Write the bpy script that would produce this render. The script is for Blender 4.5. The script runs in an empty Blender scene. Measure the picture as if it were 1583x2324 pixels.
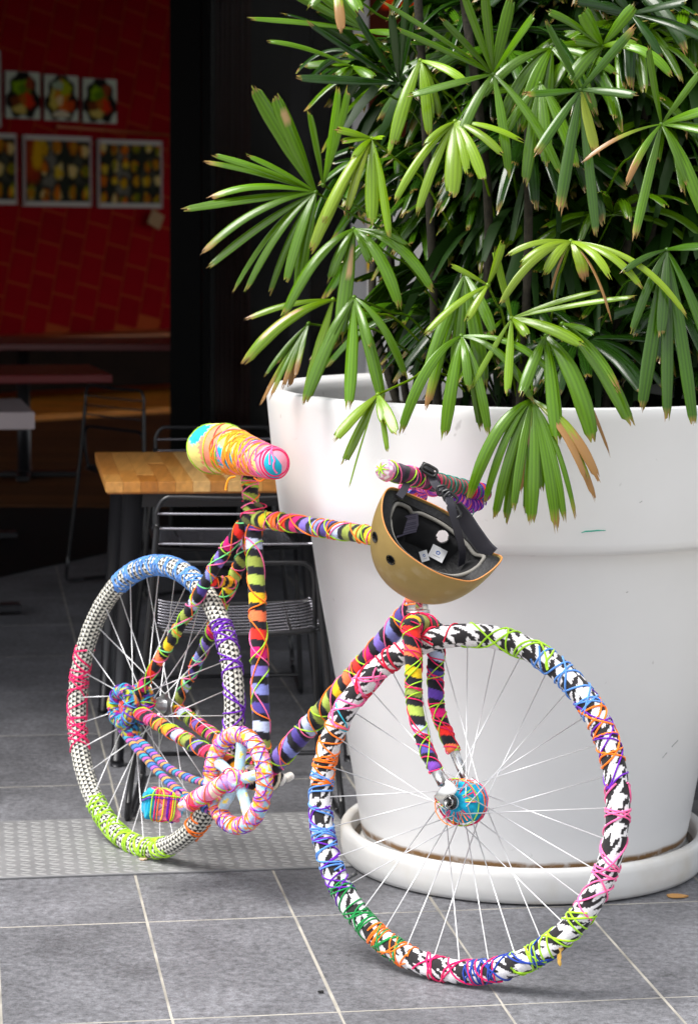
import bpy, bmesh, math, random
import numpy as np
from mathutils import Vector, Matrix
from math import radians, pi, sin, cos
rng = random.Random(7)
nr = np.random.RandomState(11)
scene = bpy.context.scene
COL = scene.collection

# ------------------------------------------------------------------ camera, world, sun, exposure
FPX, CX, CY = 5462.0, 791.5, 1162.0          # focal length in units of a 1583 x 2324 picture
PITCH, ROLL, CAMH = 0.12179, 0.00809, 1.41686
_f = np.array([0, cos(PITCH), -sin(PITCH)]); _d = np.array([0, -sin(PITCH), -cos(PITCH)]); _r = np.array([1., 0, 0])
RT = cos(ROLL)*_r - sin(ROLL)*_d; DN = sin(ROLL)*_r + cos(ROLL)*_d; FW = _f
CAM = np.array([0, 0, CAMH])
cam_d = bpy.data.cameras.new('camera'); cam = bpy.data.objects.new('camera', cam_d); COL.objects.link(cam)
cam.matrix_world = Matrix(((RT[0], -DN[0], -FW[0], 0), (RT[1], -DN[1], -FW[1], 0), (RT[2], -DN[2], -FW[2], CAMH), (0, 0, 0, 1)))
cam_d.sensor_fit = 'VERTICAL'; cam_d.sensor_height = 24.0; cam_d.lens = FPX/2324*24
cam_d.clip_end = 300; cam_d.clip_start = 0.05
cam_d.dof.use_dof = True; cam_d.dof.focus_distance = 4.5; cam_d.dof.aperture_fstop = 4.5
scene.camera = cam
scene.render.resolution_x = 697; scene.render.resolution_y = 1024
world = bpy.data.worlds.new('World'); scene.world = world; world.use_nodes = True
wn = world.node_tree; bg = wn.nodes['Background']
sky = wn.nodes.new('ShaderNodeTexSky'); sky.sky_type = 'NISHITA'; sky.sun_disc = False
SUN_EL, SUN_AZ = radians(62), radians(-118)     # azimuth measured from +Y clockwise: behind the camera on the left
sky.sun_elevation = SUN_EL; sky.sun_rotation = SUN_AZ; sky.air_density = 1.0; sky.dust_density = 3.0; sky.ozone_density = 1.0
hs = wn.nodes.new('ShaderNodeHueSaturation'); hs.inputs['Saturation'].default_value = .22      # bright overcast: nearly neutral
wn.links.new(sky.outputs[0], hs.inputs['Color']); wn.links.new(hs.outputs[0], bg.inputs[0]); bg.inputs[1].default_value = 0.13
sl = bpy.data.lights.new('sun', 'SUN'); sl.energy = 2.2; sl.angle = radians(32); sl.color = (1, 0.97, 0.93)
sun = bpy.data.objects.new('sun', sl); COL.objects.link(sun)
sd = Vector((sin(SUN_AZ)*cos(SUN_EL), cos(SUN_AZ)*cos(SUN_EL), sin(SUN_EL)))
sun.rotation_euler = sd.to_track_quat('Z', 'Y').to_euler()
scene.view_settings.view_transform = 'Standard'; scene.view_settings.look = 'None'
scene.view_settings.exposure = 1.1; scene.view_settings.gamma = 1.0; scene.view_settings.use_curve_mapping = False

# ------------------------------------------------------------------ helpers
def at(x, y, Y):                              # point seen at (x, y) of the picture, at depth Y
    d = RT*(x-CX)/FPX + DN*(y-CY)/FPX + FW
    return CAM + d*(Y/d[1])
def on_z(x, y, z=0.0):
    d = RT*(x-CX)/FPX + DN*(y-CY)/FPX + FW
    return CAM + d*((z-CAMH)/d[2])
def lin(h):
    h = h.lstrip('#'); c = [int(h[i:i+2], 16)/255 for i in (0, 2, 4)]
    return tuple(x/12.92 if x <= .04045 else ((x+.055)/1.055)**2.4 for x in c)
def nz(v):
    v = np.asarray(v, float); return v/(np.linalg.norm(v, axis=-1, keepdims=True)+1e-12)

MATS = {}
def mat(name, color=(.5, .5, .5), rough=.5, metal=0., attr=False, bump=0., bscale=200., var=0., vscale=20., spec=.5,
        objvar=0., coat=0., sheen=0., trans=0., bdist=.001):
    if name in MATS: return MATS[name]
    m = bpy.data.materials.new(name); m.use_nodes = True; nt = m.node_tree; b = nt.nodes['Principled BSDF']
    L = nt.links.new
    b.inputs['Roughness'].default_value = rough; b.inputs['Metallic'].default_value = metal
    b.inputs['Specular IOR Level'].default_value = spec; b.inputs['Coat Weight'].default_value = coat
    if sheen: b.inputs['Sheen Weight'].default_value = sheen
    tc = nt.nodes.new('ShaderNodeTexCoord')
    src = None
    if attr:
        a = nt.nodes.new('ShaderNodeAttribute'); a.attribute_name = 'Col'; src = a.outputs['Color']
    else:
        r = nt.nodes.new('ShaderNodeRGB'); r.outputs[0].default_value = (*color, 1); src = r.outputs[0]
    if var:
        n = nt.nodes.new('ShaderNodeTexNoise'); n.inputs['Scale'].default_value = vscale; n.inputs['Detail'].default_value = 6
        L(tc.outputs['Object'], n.inputs['Vector'])
        mr = nt.nodes.new('ShaderNodeMapRange'); mr.inputs[1].default_value = .3; mr.inputs[2].default_value = .7
        mr.inputs[3].default_value = 1-var; mr.inputs[4].default_value = 1+var; L(n.outputs['Fac'], mr.inputs[0])
        h = nt.nodes.new('ShaderNodeHueSaturation'); L(mr.outputs[0], h.inputs['Value']); L(src, h.inputs['Color']); src = h.outputs[0]
    if objvar:
        oi = nt.nodes.new('ShaderNodeObjectInfo'); mr = nt.nodes.new('ShaderNodeMapRange')
        mr.inputs[3].default_value = 1-objvar; mr.inputs[4].default_value = 1+objvar; L(oi.outputs['Random'], mr.inputs[0])
        h = nt.nodes.new('ShaderNodeHueSaturation'); L(mr.outputs[0], h.inputs['Value']); L(src, h.inputs['Color']); src = h.outputs[0]
    L(src, b.inputs['Base Color'])
    if bump:
        n = nt.nodes.new('ShaderNodeTexNoise'); n.inputs['Scale'].default_value = bscale; n.inputs['Detail'].default_value = 4
        L(tc.outputs['Object'], n.inputs['Vector'])
        bp = nt.nodes.new('ShaderNodeBump'); bp.inputs['Strength'].default_value = bump; bp.inputs['Distance'].default_value = bdist
        L(n.outputs['Fac'], bp.inputs['Height']); L(bp.outputs[0], b.inputs['Normal'])
    if trans:
        t = nt.nodes.new('ShaderNodeBsdfTranslucent'); mx = nt.nodes.new('ShaderNodeMixShader'); mx.inputs[0].default_value = trans
        out = nt.nodes['Material Output']; L(src, t.inputs['Color']); L(b.outputs[0], mx.inputs[1]); L(t.outputs[0], mx.inputs[2]); L(mx.outputs[0], out.inputs[0])
    MATS[name] = m; return m

class MB:
    def __init__(s): s.v = []; s.f = []; s.c = []; s.n = 0; s.hasc = False
    def add(s, v, f, c=None):
        v = np.asarray(v, float).reshape(-1, 3); s.v.append(v); s.f += [tuple(int(i)+s.n for i in q) for q in f]
        if c is not None:
            s.hasc = True; c = np.asarray(c, float)
            if c.ndim == 1: c = np.tile(c, (len(v), 1))
            s.c.append(c)
        else: s.c.append(np.full((len(v), 3), .5))
        s.n += len(v); return s
    def box(s, c, size, R=None, col=None, bev=0.0):
        h = np.array(size)/2.; c = np.array(c, float)
        if bev <= 0:
            v = np.array([[x, y, z] for z in (-1, 1) for y in (-1, 1) for x in (-1, 1)])*h
            f = [(0, 2, 3, 1), (4, 5, 7, 6), (0, 1, 5, 4), (2, 6, 7, 3), (0, 4, 6, 2), (1, 3, 7, 5)]
        else:
            i = h-bev; v = []
            for z in (-1, 1):                 # chamfer round top and bottom outlines
                pass
            lv = [(h[0]-bev, h[1]-bev, -h[2]), (h[0], h[1], -h[2]+bev), (h[0], h[1], h[2]-bev), (h[0]-bev, h[1]-bev, h[2])]
            for a, b, z in lv: v += [[-a, -b, z], [a, -b, z], [a, b, z], [-a, b, z]]
            v = np.array(v); f = [(3, 2, 1, 0), (12, 13, 14, 15)]
            for l in range(3):
                for k in range(4):
                    k2 = (k+1) % 4; f.append((l*4+k, l*4+k2, l*4+4+k2, l*4+4+k))
        if R is not None: v = v@np.array(R).T
        return s.add(v+c, f, col)
    def grid(s, G, closeu=False, closev=False, col=None):   # G (nu, nv, 3)
        nu, nv = G.shape[:2]; f = []
        iu = nu if closeu else nu-1; iv = nv if closev else nv-1
        for i in range(iu):
            i2 = (i+1) % nu
            for j in range(iv):
                j2 = (j+1) % nv; f.append((i*nv+j, i2*nv+j, i2*nv+j2, i*nv+j2))
        return s.add(G.reshape(-1, 3), f, None if col is None else np.asarray(col).reshape(-1, 3))
    def tube(s, pts, r, seg=8, closed=False, col=None, cap=True):
        P = np.asarray(pts, float); n = len(P)
        if closed: T = nz(np.roll(P, -1, 0)-np.roll(P, 1, 0))
        else: T = nz(np.gradient(P, axis=0))
        N = np.zeros_like(P); a = np.array([0, 0, 1.]) if abs(T[0][2]) < .9 else np.array([1., 0, 0])
        N[0] = nz(a-T[0]*np.dot(a, T[0]))
        for i in range(1, n): N[i] = nz(N[i-1]-T[i]*np.dot(N[i-1], T[i]))
        B = np.cross(T, N); r = np.broadcast_to(np.asarray(r, float), (n,)); th = np.linspace(0, 2*pi, seg, endpoint=False)
        G = P[:, None]+r[:, None, None]*(np.cos(th)[None, :, None]*N[:, None]+np.sin(th)[None, :, None]*B[:, None])
        st = s.n; s.grid(G, closed, True, None if col is None else np.tile(np.asarray(col, float), (n*seg, 1)))
        if cap and not closed:
            s.f.append(tuple(st+k for k in range(seg))[::-1]); s.f.append(tuple(st+(n-1)*seg+k for k in range(seg)))
        return s
    def lathe(s, prof, c=(0, 0, 0), seg=64, col=None, closed=False):
        th = np.linspace(0, 2*pi, seg, endpoint=False); p = np.array(prof, float)
        G = np.stack([p[:, 0][:, None]*np.cos(th), p[:, 0][:, None]*np.sin(th), np.repeat(p[:, 1][:, None], seg, 1)], -1)+np.array(c)
        return s.grid(G, closed, True, None if col is None else np.tile(np.asarray(col, float), (len(p)*seg, 1)))
    def ico(s, c, r, sub=2, R=None, col=None):
        bm = bmesh.new(); bmesh.ops.create_icosphere(bm, subdivisions=sub, radius=1); v = np.array([x.co[:] for x in bm.verts])
        f = [[q.index for q in g.verts] for g in bm.faces]; bm.free(); v = v*np.array(r)
        if R is not None: v = v@np.array(R).T
        return s.add(v+np.array(c), f, col)
    def build(s, name, m, parent=None, smooth=True, origin=None):
        me = bpy.data.meshes.new(name); V = np.concatenate(s.v)
        if origin is not None: V = V-np.array(origin)
        me.from_pydata(V.tolist(), [], s.f)
        if s.hasc:
            C = np.concatenate(s.c); ca = me.color_attributes.new('Col', 'FLOAT_COLOR', 'POINT')
            ca.data.foreach_set('color', np.concatenate([C, np.ones((len(C), 1))], 1).astype(np.float32).ravel())
        if smooth: me.polygons.foreach_set('use_smooth', [True]*len(me.polygons))
        me.materials.append(m)
        o = bpy.data.objects.new(name, me); COL.objects.link(o)
        if origin is not None: o.location = tuple(float(x) for x in origin)
        if parent is not None: par(o, parent)
        return o
LOC = {}
def par(o, p):                                 # parent, keeping the mesh where it was built (world coordinates)
    w = Vector((0, 0, 0)); q = p
    while q is not None: w = w+q.location; q = q.parent
    o.parent = p; o.location = o.location-w
def tag(o, label=None, cat=None, group=None, kind=None):
    if label: o['label'] = label
    if cat: o['category'] = cat
    if group: o['group'] = group
    if kind: o['kind'] = kind
    return o
def empty(name, loc, label, cat, group=None):
    o = bpy.data.objects.new(name, None); COL.objects.link(o); o.location = tuple(float(x) for x in loc); o.empty_display_size = .1
    return tag(o, label, cat, group)
def smoothobj(o, ang=40):
    me = o.data; me.polygons.foreach_set('use_smooth', [True]*len(me.polygons))
    try: me.set_sharp_from_angle(angle=radians(ang))
    except Exception: pass
def noise1(x, seed=0):
    r = np.random.RandomState(seed); k = r.rand(6)*6.28; f = 1+r.rand(6)*3
    return sum(np.sin(x*f[i]*(i+1)+k[i])/(i+1) for i in range(6))/2.2
def spline(pts, n=40):
    P = np.array(pts, float)
    if len(P) == 2: return P[0]+(P[1]-P[0])*np.linspace(0, 1, n)[:, None]
    Q = np.vstack([2*P[0]-P[1], P, 2*P[-1]-P[-2]]); out = []
    m = max(2, n//(len(P)-1))
    for i in range(1, len(Q)-2):
        for t in np.linspace(0, 1, m, endpoint=(i == len(Q)-3)):
            a, b, c, d = Q[i-1], Q[i], Q[i+1], Q[i+2]
            out.append(.5*((2*b)+(-a+c)*t+(2*a-5*b+4*c-d)*t*t+(-a+3*b-3*c+d)*t**3))
    return np.array(out)

# ------------------------------------------------------------------ common materials
M_black = mat('black_painted_steel', (.016, .016, .019), .35, 0, bump=.05, bscale=60)
M_white = mat('white_planter', (.80, .80, .80), .32, bump=.04, bscale=14, bdist=.004, var=.02, vscale=6)
M_steel = mat('spoke_steel', (.86, .86, .88), .35, .35)
M_chrome = mat('bright_metal', (.7, .7, .7), .22, 1.)

# ------------------------------------------------------------------ setting: ground, paving
YAW = 0.15758; E1 = np.array([cos(YAW), sin(YAW), 0]); E2 = np.array([-sin(YAW), cos(YAW), 0]); O0 = np.array([-.40044, 4.72846, 0])
RY = np.array([[cos(YAW), -sin(YAW), 0], [sin(YAW), cos(YAW), 0], [0, 0, 1]])
mb = MB(); mb.add([[-60, -40, -.06], [60, -40, -.06], [60, 80, -.06], [-60, 80, -.06]], [(0, 1, 2, 3)])
tag(mb.build('ground', mat('ground_grey', (.10, .10, .105), .9, var=.2, vscale=2), smooth=False), kind='structure')
M_joint = mat('joint_mortar', (.33, .31, .27), .9, var=.35, vscale=9, bump=.3, bscale=300)
c = O0-E2*0+E1*1.0
mb = MB(); P = lambda a, b, z: O0+E1*a+E2*b+np.array([0, 0, z])
mb.box(P(.6, .6, -.0255), (9.6, 13.2, .05), RY)
pavement = tag(mb.build('pavement', M_joint, smooth=False), 'grey stone slab pavement with pale joints', kind='structure')

def stone_material():
    m = bpy.data.materials.new('bluestone'); m.use_nodes = True; nt = m.node_tree; b = nt.nodes['Principled BSDF']; L = nt.links.new
    g = nt.nodes.new('ShaderNodeNewGeometry'); tc = g.outputs['Position']
    def noise(s, d=5, r=.6):
        n = nt.nodes.new('ShaderNodeTexNoise'); n.inputs['Scale'].default_value = s; n.inputs['Detail'].default_value = d; n.inputs['Roughness'].default_value = r; L(tc, n.inputs['Vector']); return n.outputs['Fac']
    def ramp(f, a, b_, c0, c1):
        r = nt.nodes.new('ShaderNodeMapRange'); r.inputs[1].default_value = a; r.inputs[2].default_value = b_; r.inputs[3].default_value = c0; r.inputs[4].default_value = c1; L(f, r.inputs[0]); return r.outputs[0]
    def mul(a, b_):
        r = nt.nodes.new('ShaderNodeMath'); r.operation = 'MULTIPLY'; L(a, r.inputs[0]); L(b_, r.inputs[1]); return r.outputs[0]
    v = ramp(noise(3.2, 8, .7), .34, .66, .66, 1.28)
    v = mul(v, ramp(noise(60, 6, .85), .37, .63, .52, 1.5))
    v = mul(v, ramp(noise(420, 2, .7), .35, .65, .75, 1.25))
    v = mul(v, ramp(noise(11, 6, .75), .60, .70, 1, .55))          # dark stains
    v = mul(v, ramp(noise(26, 5, .8), .66, .76, 1, 1.6))        # pale chips
    oi = nt.nodes.new('ShaderNodeObjectInfo'); v = mul(v, ramp(oi.outputs['Random'], 0, 1, .88, 1.12))
    col = nt.nodes.new('ShaderNodeHueSaturation'); col.inputs['Color'].default_value = (.134, .135, .147, 1); L(v, col.inputs['Value'])
    L(col.outputs[0], b.inputs['Base Color']); b.inputs['Roughness'].default_value = .62
    bp = nt.nodes.new('ShaderNodeBump'); bp.inputs['Strength'].default_value = .35; bp.inputs['Distance'].default_value = .0015
    L(noise(260, 4), bp.inputs['Height']); L(bp.outputs[0], b.inputs['Normal'])
    return m
M_stone = stone_material()
mb = MB(); mb.box((0, 0, -.015), (.2954, .5948, .03), bev=.0007)
slab0 = mb.build('paving_slab', M_stone, smooth=False)
COL.objects.unlink(slab0)
slab_me = slab0.data; bpy.data.objects.remove(slab0)
# the far edge of the paving runs obliquely under the restaurant's dark floor
EA, EB = np.array([-1.37, 9.36]), np.array([-.98, 10.15])
nslab = 0
for i in range(-9, 12):
    for j in range(-3, 11):
        p = P(.3*(i+.5), .6*(j+.5), 0)
        if p[1] < 3.3 or p[1] > 10.6 or abs(p[0]) > .19*p[1]+.35: continue
        if p[0] < EA[0]+(p[1]-EA[1])*(EB[0]-EA[0])/(EB[1]-EA[1])-.25: continue
        if nslab >= 296: break
        o = bpy.data.objects.new('paving_slab', slab_me); COL.objects.link(o); o.location = (p[0]+rng.uniform(-.0006, .0006), p[1]+rng.uniform(-.0006, .0006), rng.uniform(-.0002, .0002))
        o.rotation_euler = (0, 0, YAW+rng.uniform(-.0015, .0015)); par(o, pavement); nslab += 1

# checker plate strip across the paving
plate_c = P(.63, .0, 0); y0 = (5.0256+5.515)/2
pc = np.array([-.777+.0, 5.27, 0]); pc = pc+E1*.55
M_plate = mat('galvanised_plate', (.245, .245, .25), .5, .25, var=.14, vscale=7, bump=.1, bscale=90)
mb = MB(); mb.box(pc+np.array([0, 0, .003]), (3.1, .487, .005), RY, bev=.001)
plate = tag(mb.build('tread_plate', M_plate, smooth=False), 'grey galvanised tread plate strip set across the stone paving behind the bicycle', 'metal plate')
mb = MB(); cols = 66; rows = 24
for i in range(cols):
    for j in range(rows):
        a = -1.0+i*.0315; b = -.232+j*.0202+(.0050 if i % 2 else 0)
        if b > .236: continue
        ang = YAW+(.45 if j % 2 else -.45); ca, sa = cos(ang), sin(ang)
        q = pc+E1*a+E2*b; l, w, h = .0145, .0042, .0012
        v = [[-l, 0, 0], [0, -w, 0], [l, 0, 0], [0, w, 0], [-l*.5, 0, h], [l*.5, 0, h]]
        v = [[q[0]+x*ca-y*sa, q[1]+x*sa+y*ca, .0056+z] for x, y, z in v]
        mb.add(v, [(0, 1, 4), (1, 5, 4), (1, 2, 5), (2, 3, 5), (3, 4, 5), (3, 0, 4)])
tr = mb.build('tread_mark', mat('tread_worn', (.34, .34, .34), .45, .25), plate, smooth=False); tr['kind'] = 'stuff'

# ------------------------------------------------------------------ restaurant behind
M_dark = mat('black_tile_floor', (.005, .005, .0055), .7, spec=.15, var=.2, vscale=3)
mb = MB()
q = [(-9, 8.2), (-1.95, 8.2), (-1.37, 9.36), (-.98, 10.15), (-.80, 10.22), (4.5, 11.05), (4.5, 12.2), (-9, 11.2)]
mb.add([[x, y, .006] for x, y in q]+[[x, y, -.05] for x, y in q], [tuple(range(8))]+[(i, i+8, (i+1) % 8+8, (i+1) % 8) for i in range(8)])
tag(mb.build('threshold_floor', M_dark, smooth=False), 'black floor strip at the restaurant entrance', kind='structure')
M_wood_floor = mat('brown_timber_floor', (.22, .10, .04), .45, var=.25, vscale=4)
wf = None
mb = MB(); mb.add([[-9, 11.0, .002], [6, 12.0, .002], [6, 24, .002], [-9, 24, .002]], [(0, 1, 2, 3)])
wfloor = tag(mb.build('restaurant_floor', mat('floor_gap', (.03, .015, .008), .8), smooth=False), 'brown timber floor inside the restaurant', kind='structure')
me0 = None
for k in range(46):
    yb = 11.7+.15*k
    mb = MB() if me0 is None else None
    if me0 is None:
        mb.box((0, 0, 0), (7.5, .146, .01), bev=.001); o = mb.build('floorboard', mat('floorboards', (.13, .05, .016), .6, spec=.15, var=.3, vscale=3, objvar=.25), smooth=False); me0 = o.data
    else: o = bpy.data.objects.new('floorboard', me0); COL.objects.link(o)
    o.location = (-1.6, yb, .008); par(o, wfloor)

# red tiled wall, running away to the right
WD = nz([.73, .68, 0]); WN = nz([.68, -.73, 0]); W0 = np.array([-2.08, 18.7, 0])
def wall(s, z, off=0): return W0+WD*s+np.array([0, 0, z])+WN*off
M_grout = mat('orange_brown_grout', (.46, .075, .02), .8, spec=.02)
mb = MB(); RW = np.stack([WD, -WN, [0, 0, 1]], 1)
mb.box(wall(1.0, 1.9, -.06), (9, .1, 3.8), RW)
redwall = tag(mb.build('red_wall', M_grout, smooth=False), 'red tiled back wall of the restaurant', kind='structure')
M_tile = mat('red_glazed_tile', (.33, .002, .008), .6, spec=.02, var=.08, vscale=4, objvar=.09, bump=.1, bscale=20)
TS = .215; ang = radians(-12.5); me0 = None; nt_ = 0
for i in range(-22, 26):
    for j in range(-6, 22):
        u = (i+.0)*TS; w = (j+(.5 if i % 2 else 0))*TS*1.12
        s_ = u*cos(ang)-w*sin(ang)-1.4; z_ = u*sin(ang)+w*cos(ang)+1.2
        if z_ < .50 or z_ > 3.25 or s_ < -1.25 or s_ > 1.5 or nt_ >= 298: continue
        if me0 is None:
            mb = MB(); mb.box((0, 0, 0), (TS-.015, .006, TS*1.12-.015), bev=0); o = mb.build('tile', M_tile, smooth=False); me0 = o.data
        else: o = bpy.data.objects.new('tile', me0); COL.objects.link(o)
        R = Matrix(RW.tolist())@Matrix.Rotation(-ang, 3, 'Y')
        o.rotation_euler = R.to_euler(); o.location = tuple(wall(s_, z_, -.0085)); par(o, redwall); nt_ += 1
# bench along the wall
bench = empty('bench', wall(0, 0, .25), 'long low timber bench with an orange strip painted as daylit floor along the red tiled wall', 'bench')
mb = MB(); mb.box(wall(.8, .30, .25), (7, .44, .36), RW, bev=.004); mb.build('bench_front', mat('dark_brown_timber', (.014, .006, .003), .7, spec=.1, var=.3, vscale=5), bench, smooth=False)
mb = MB(); mb.box(wall(.8, .505, .255), (7, .47, .03), RW, bev=.004); mb.build('seat', mat('orange_brown_timber', (.42, .13, .03), .35, var=.2, vscale=5), bench, smooth=False)
mb = MB(); mb.box(wall(.8, .035, .85), (7, 1.5, .045), RW, bev=.004); mb.build('lit_floor_strip', mat('lit_floor_orange', (.9, .30, .02), .4, var=.25, vscale=3), bench, smooth=False)  # orange slab standing for the bright daylight on the floor before the bench
# enclosure
M_int = mat('dark_interior_paint', (.03, .022, .02), .8, spec=.1)
mb = MB(); mb.box((-1.5, 17.3, 3.75), (15, 14.0, .1)); tag(mb.build('restaurant_ceiling', M_int, smooth=False), kind='structure')
mb = MB(); mb.box((-8.9, 18.6, 1.86), (.1, 11.4, 3.66)); tag(mb.build('side_wall', M_int, smooth=False), kind='structure')

mb = MB(); mb.box((-1.5, 8.05, 2.85), (17, 5.0, .12)); tag(mb.build('shade_canopy', M_int, smooth=False), kind='structure')  # unseen overhang, its extent shaped to darken the ground and interior behind

mb = MB(); mb.box((-1.5, 10.62, 3.35), (17, .12, .9)); tag(mb.build('light_gap_fascia', M_int, smooth=False), kind='structure')  # added to close the gap where daylight came in above the canopy
mb = MB(); mb.box((-5.6, 9.6, 1.5), (.12, 3.6, 2.98)); tag(mb.build('light_block_wall', M_int, smooth=False), kind='structure')  # unseen wall added to keep daylight from the left out of the interior

# pictures on the wall (flat prints): colours are painted per vertex from simple dish shapes
def sm(e0, e1, x):
    t = np.clip((x-e0)/(e1-e0), 0, 1); return t*t*(3-2*t)
def print_mesh(w, h, draw, nx=72, ny=56):
    u, v = np.meshgrid(np.linspace(0, 1, nx), np.linspace(0, 1, ny), indexing='ij')
    C = draw(u, v); g_ = C.mean(-1, keepdims=True); C = np.clip((g_+(C-g_)*1.35)*1.05, 0, .85); G = np.stack([(u-.5)*w, 0*u-.004, (v-.5)*h], -1)
    m = MB(); m.grid(G, col=C); return m
def blob(C, u, v, cu, cv, ru, rv, col, soft=.25, k=1., seed=0):
    a = np.arctan2(v-cv, u-cu); rr = np.sqrt(((u-cu)/ru)**2+((v-cv)/rv)**2)*(1+.12*np.sin(3*a+seed)+.1*np.sin(7*a+seed*2))
    m = (1-sm(1-soft, 1+soft, rr))[..., None]*k; return C*(1-m)+np.array(lin(col))*m
def draw_bowl(kind):
    def f(u, v):
        C = np.ones(u.shape+(3,))*np.array(lin('#cfd6c8'))
        C = blob(C, u, v, .5, .5, .47, .52, '#14100c', .08)
        r = np.random.RandomState(kind*7+1)
        if kind != 1:
            for q in [(.42, .66, .22, .16, '#86a81e'), (.55, .62, .2, .13, '#5c7a14'), (.62, .38, .2, .17, '#c4502c'), (.36, .36, .2, .15, '#6a3a1c'), (.42, .2, .2, .1, '#c9b878'), (.7, .75, .12, .14, '#8a4a38'), (.5, .42, .1, .1, '#a8642a')]:
                C = blob(C, u, v, *q, seed=r.rand()*6)
        else:
            for q in [(.32, .45, .18, .22, '#c8b870'), (.52, .62, .2, .24, '#c8843c'), (.62, .72, .16, .16, '#a8b040'), (.6, .3, .2, .14, '#c96a1c'), (.4, .78, .16, .1, '#a8b8a0'), (.5, .15, .25, .08, '#d8d0b8'), (.78, .34, .12, .12, '#b8581c'), (.45, .45, .1, .12, '#e0c8a0')]:
                C = blob(C, u, v, *q, seed=r.rand()*6)
        return C
    return f
def draw_menu(kind):
    def f(u, v):
        C = np.ones(u.shape+(3,))*np.array(lin('#262a22')); r = np.random.RandomState(kind*13+5)
        C = blob(C, u, v, .38, .5, .1, .9, '#77756c', .3, .8)
        C = blob(C, u, v, .8, .5, .12, .2, '#4a4a40', .3, .8)
        nx_, ny_ = (6, 4) if kind else (5, 3)
        for i in range(nx_):
            for j in range(ny_):
                cu, cv = (i+.5)/nx_+r.uniform(-.02, .02), (j+.5)/ny_+r.uniform(-.03, .03)
                C = blob(C, u, v, cu, cv, .42/nx_, .44/ny_, '#15130f', .15, .8, r.rand()*6)
                for k in range(3):
                    C = blob(C, u, v, cu+r.uniform(-.02, .02), cv+r.uniform(-.03, .03), r.uniform(.15, .34)/nx_, r.uniform(.15, .34)/ny_, r.choice(['#b8901c', '#a8741c', '#c8b060', '#8a4a1c', '#c07020', '#6a7020', '#d0c090']), .3, .9, r.rand()*6)
        if kind == 0: C = blob(C, u, v, .12, .6, .12, .35, '#8a3a14', .3, .9); C = blob(C, u, v, .2, .7, .07, .22, '#c8a050', .3)
        for vv in (0, 1): m = (np.abs(v-vv) < .07)[..., None]; C = np.where(m, np.array(lin('#c9c6c0')), C)
        for uu in (0, 1): m = (np.abs(u-uu) < .03)[..., None]; C = np.where(m, np.array(lin('#a89a98')), C)
        return C
    return f
M_print = mat('printed_paper', attr=True, rough=.7, spec=.1)
M_card = mat('white_card', (.6, .6, .58), .6)
def find_wall(x, y):                           # picture point -> (s, z) on the wall plane
    d = RT*(x-CX)/FPX + DN*(y-CY)/FPX + FW; t = np.dot(W0+WN*.02-CAM, WN)/np.dot(d, WN); q = CAM+d*t
    return np.dot(q-W0, WD), q[2]
def poster(name, x0, x1, yt, yb, draw, label, cat, group=None):
    s0, zt = find_wall(x0, yt); s1, zb = find_wall(x1, yb); w = s1-s0; zt2 = find_wall(x1, yt+(x1-x0)*.045)[1]
    h = (zt+zt2)/2-zb; sc, zc = (s0+s1)/2, zb+h/2
    base = empty(name, wall(sc, zc, .012), label, cat, group)
    R = Matrix(RW.tolist()).to_euler()
    m = MB(); m.box((0, 0, 0), (w*.975, .008, h*.985)); a = m.build('backing', M_card, base, smooth=False); a.location = (0, 0, 0); a.rotation_euler = R
    b = print_mesh(w*.96, h*.97, draw).build('print', M_print, base, smooth=True); b.location = tuple(WN*.004); b.rotation_euler = R
    return base
g1, g2 = 'small dish photos on the red wall', 'large menu boards on the red wall'
poster('dish_photo', 12, 93, 160, 272, draw_bowl(0), 'small photo of a dark bowl with greens, leftmost of three on the red wall', 'poster', g1)
poster('dish_photo', 100, 180, 168, 277, draw_bowl(1), 'small photo of pale and orange food, middle of three on the red wall', 'poster', g1)
poster('dish_photo', 187, 267, 176, 282, draw_bowl(2), 'small photo of a dark bowl with greens, rightmost small print on the red wall', 'poster', g1)
poster('dish_photo', -40, 5, 112, 290, lambda u, v: np.ones(u.shape+(3,))*np.array(lin('#b9b6b0')), 'pale tall sheet cut by the left edge of the picture beside the small dish photos', 'poster')
poster('menu_board', -110, 43, 296, 466, draw_menu(0), 'menu board with dish photos cut by the left picture edge', 'menu board', g2)
poster('menu_board', 50, 212, 303, 471, draw_menu(0), 'menu board with yellow dishes in the middle of the row on the red wall', 'menu board', g2)
poster('menu_board', 219, 372, 313, 474, draw_menu(1), 'menu board with many small white and yellow dishes at the right end of the row', 'menu board', g2)
s0, z0 = find_wall(348, 498); mb = MB(); mb.box(wall(s0, z0, .05), (.13, .012, .12), RW@np.array(Matrix.Rotation(radians(25), 3, 'Y')))
tag(mb.build('paper_tag', mat('brown_card', (.45, .27, .12), .7), smooth=False), 'small tilted brown card hanging below the right menu board', 'card')
s0, z0 = find_wall(200, 296); s1, z1 = find_wall(383, 304); mb = MB(); mb.tube([wall(s0-.3, z0+.02, .02), wall(s1, z1-.01, .02)], .012, 6)
tag(mb.build('wall_light_streak', mat('light_streak_orange', (.5, .13, .03), .4, .3)), 'thin orange bar painted as a light streak above the large menu boards on the red wall', 'streak')  # orange bar in place of a streak of warm light on the wall

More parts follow.
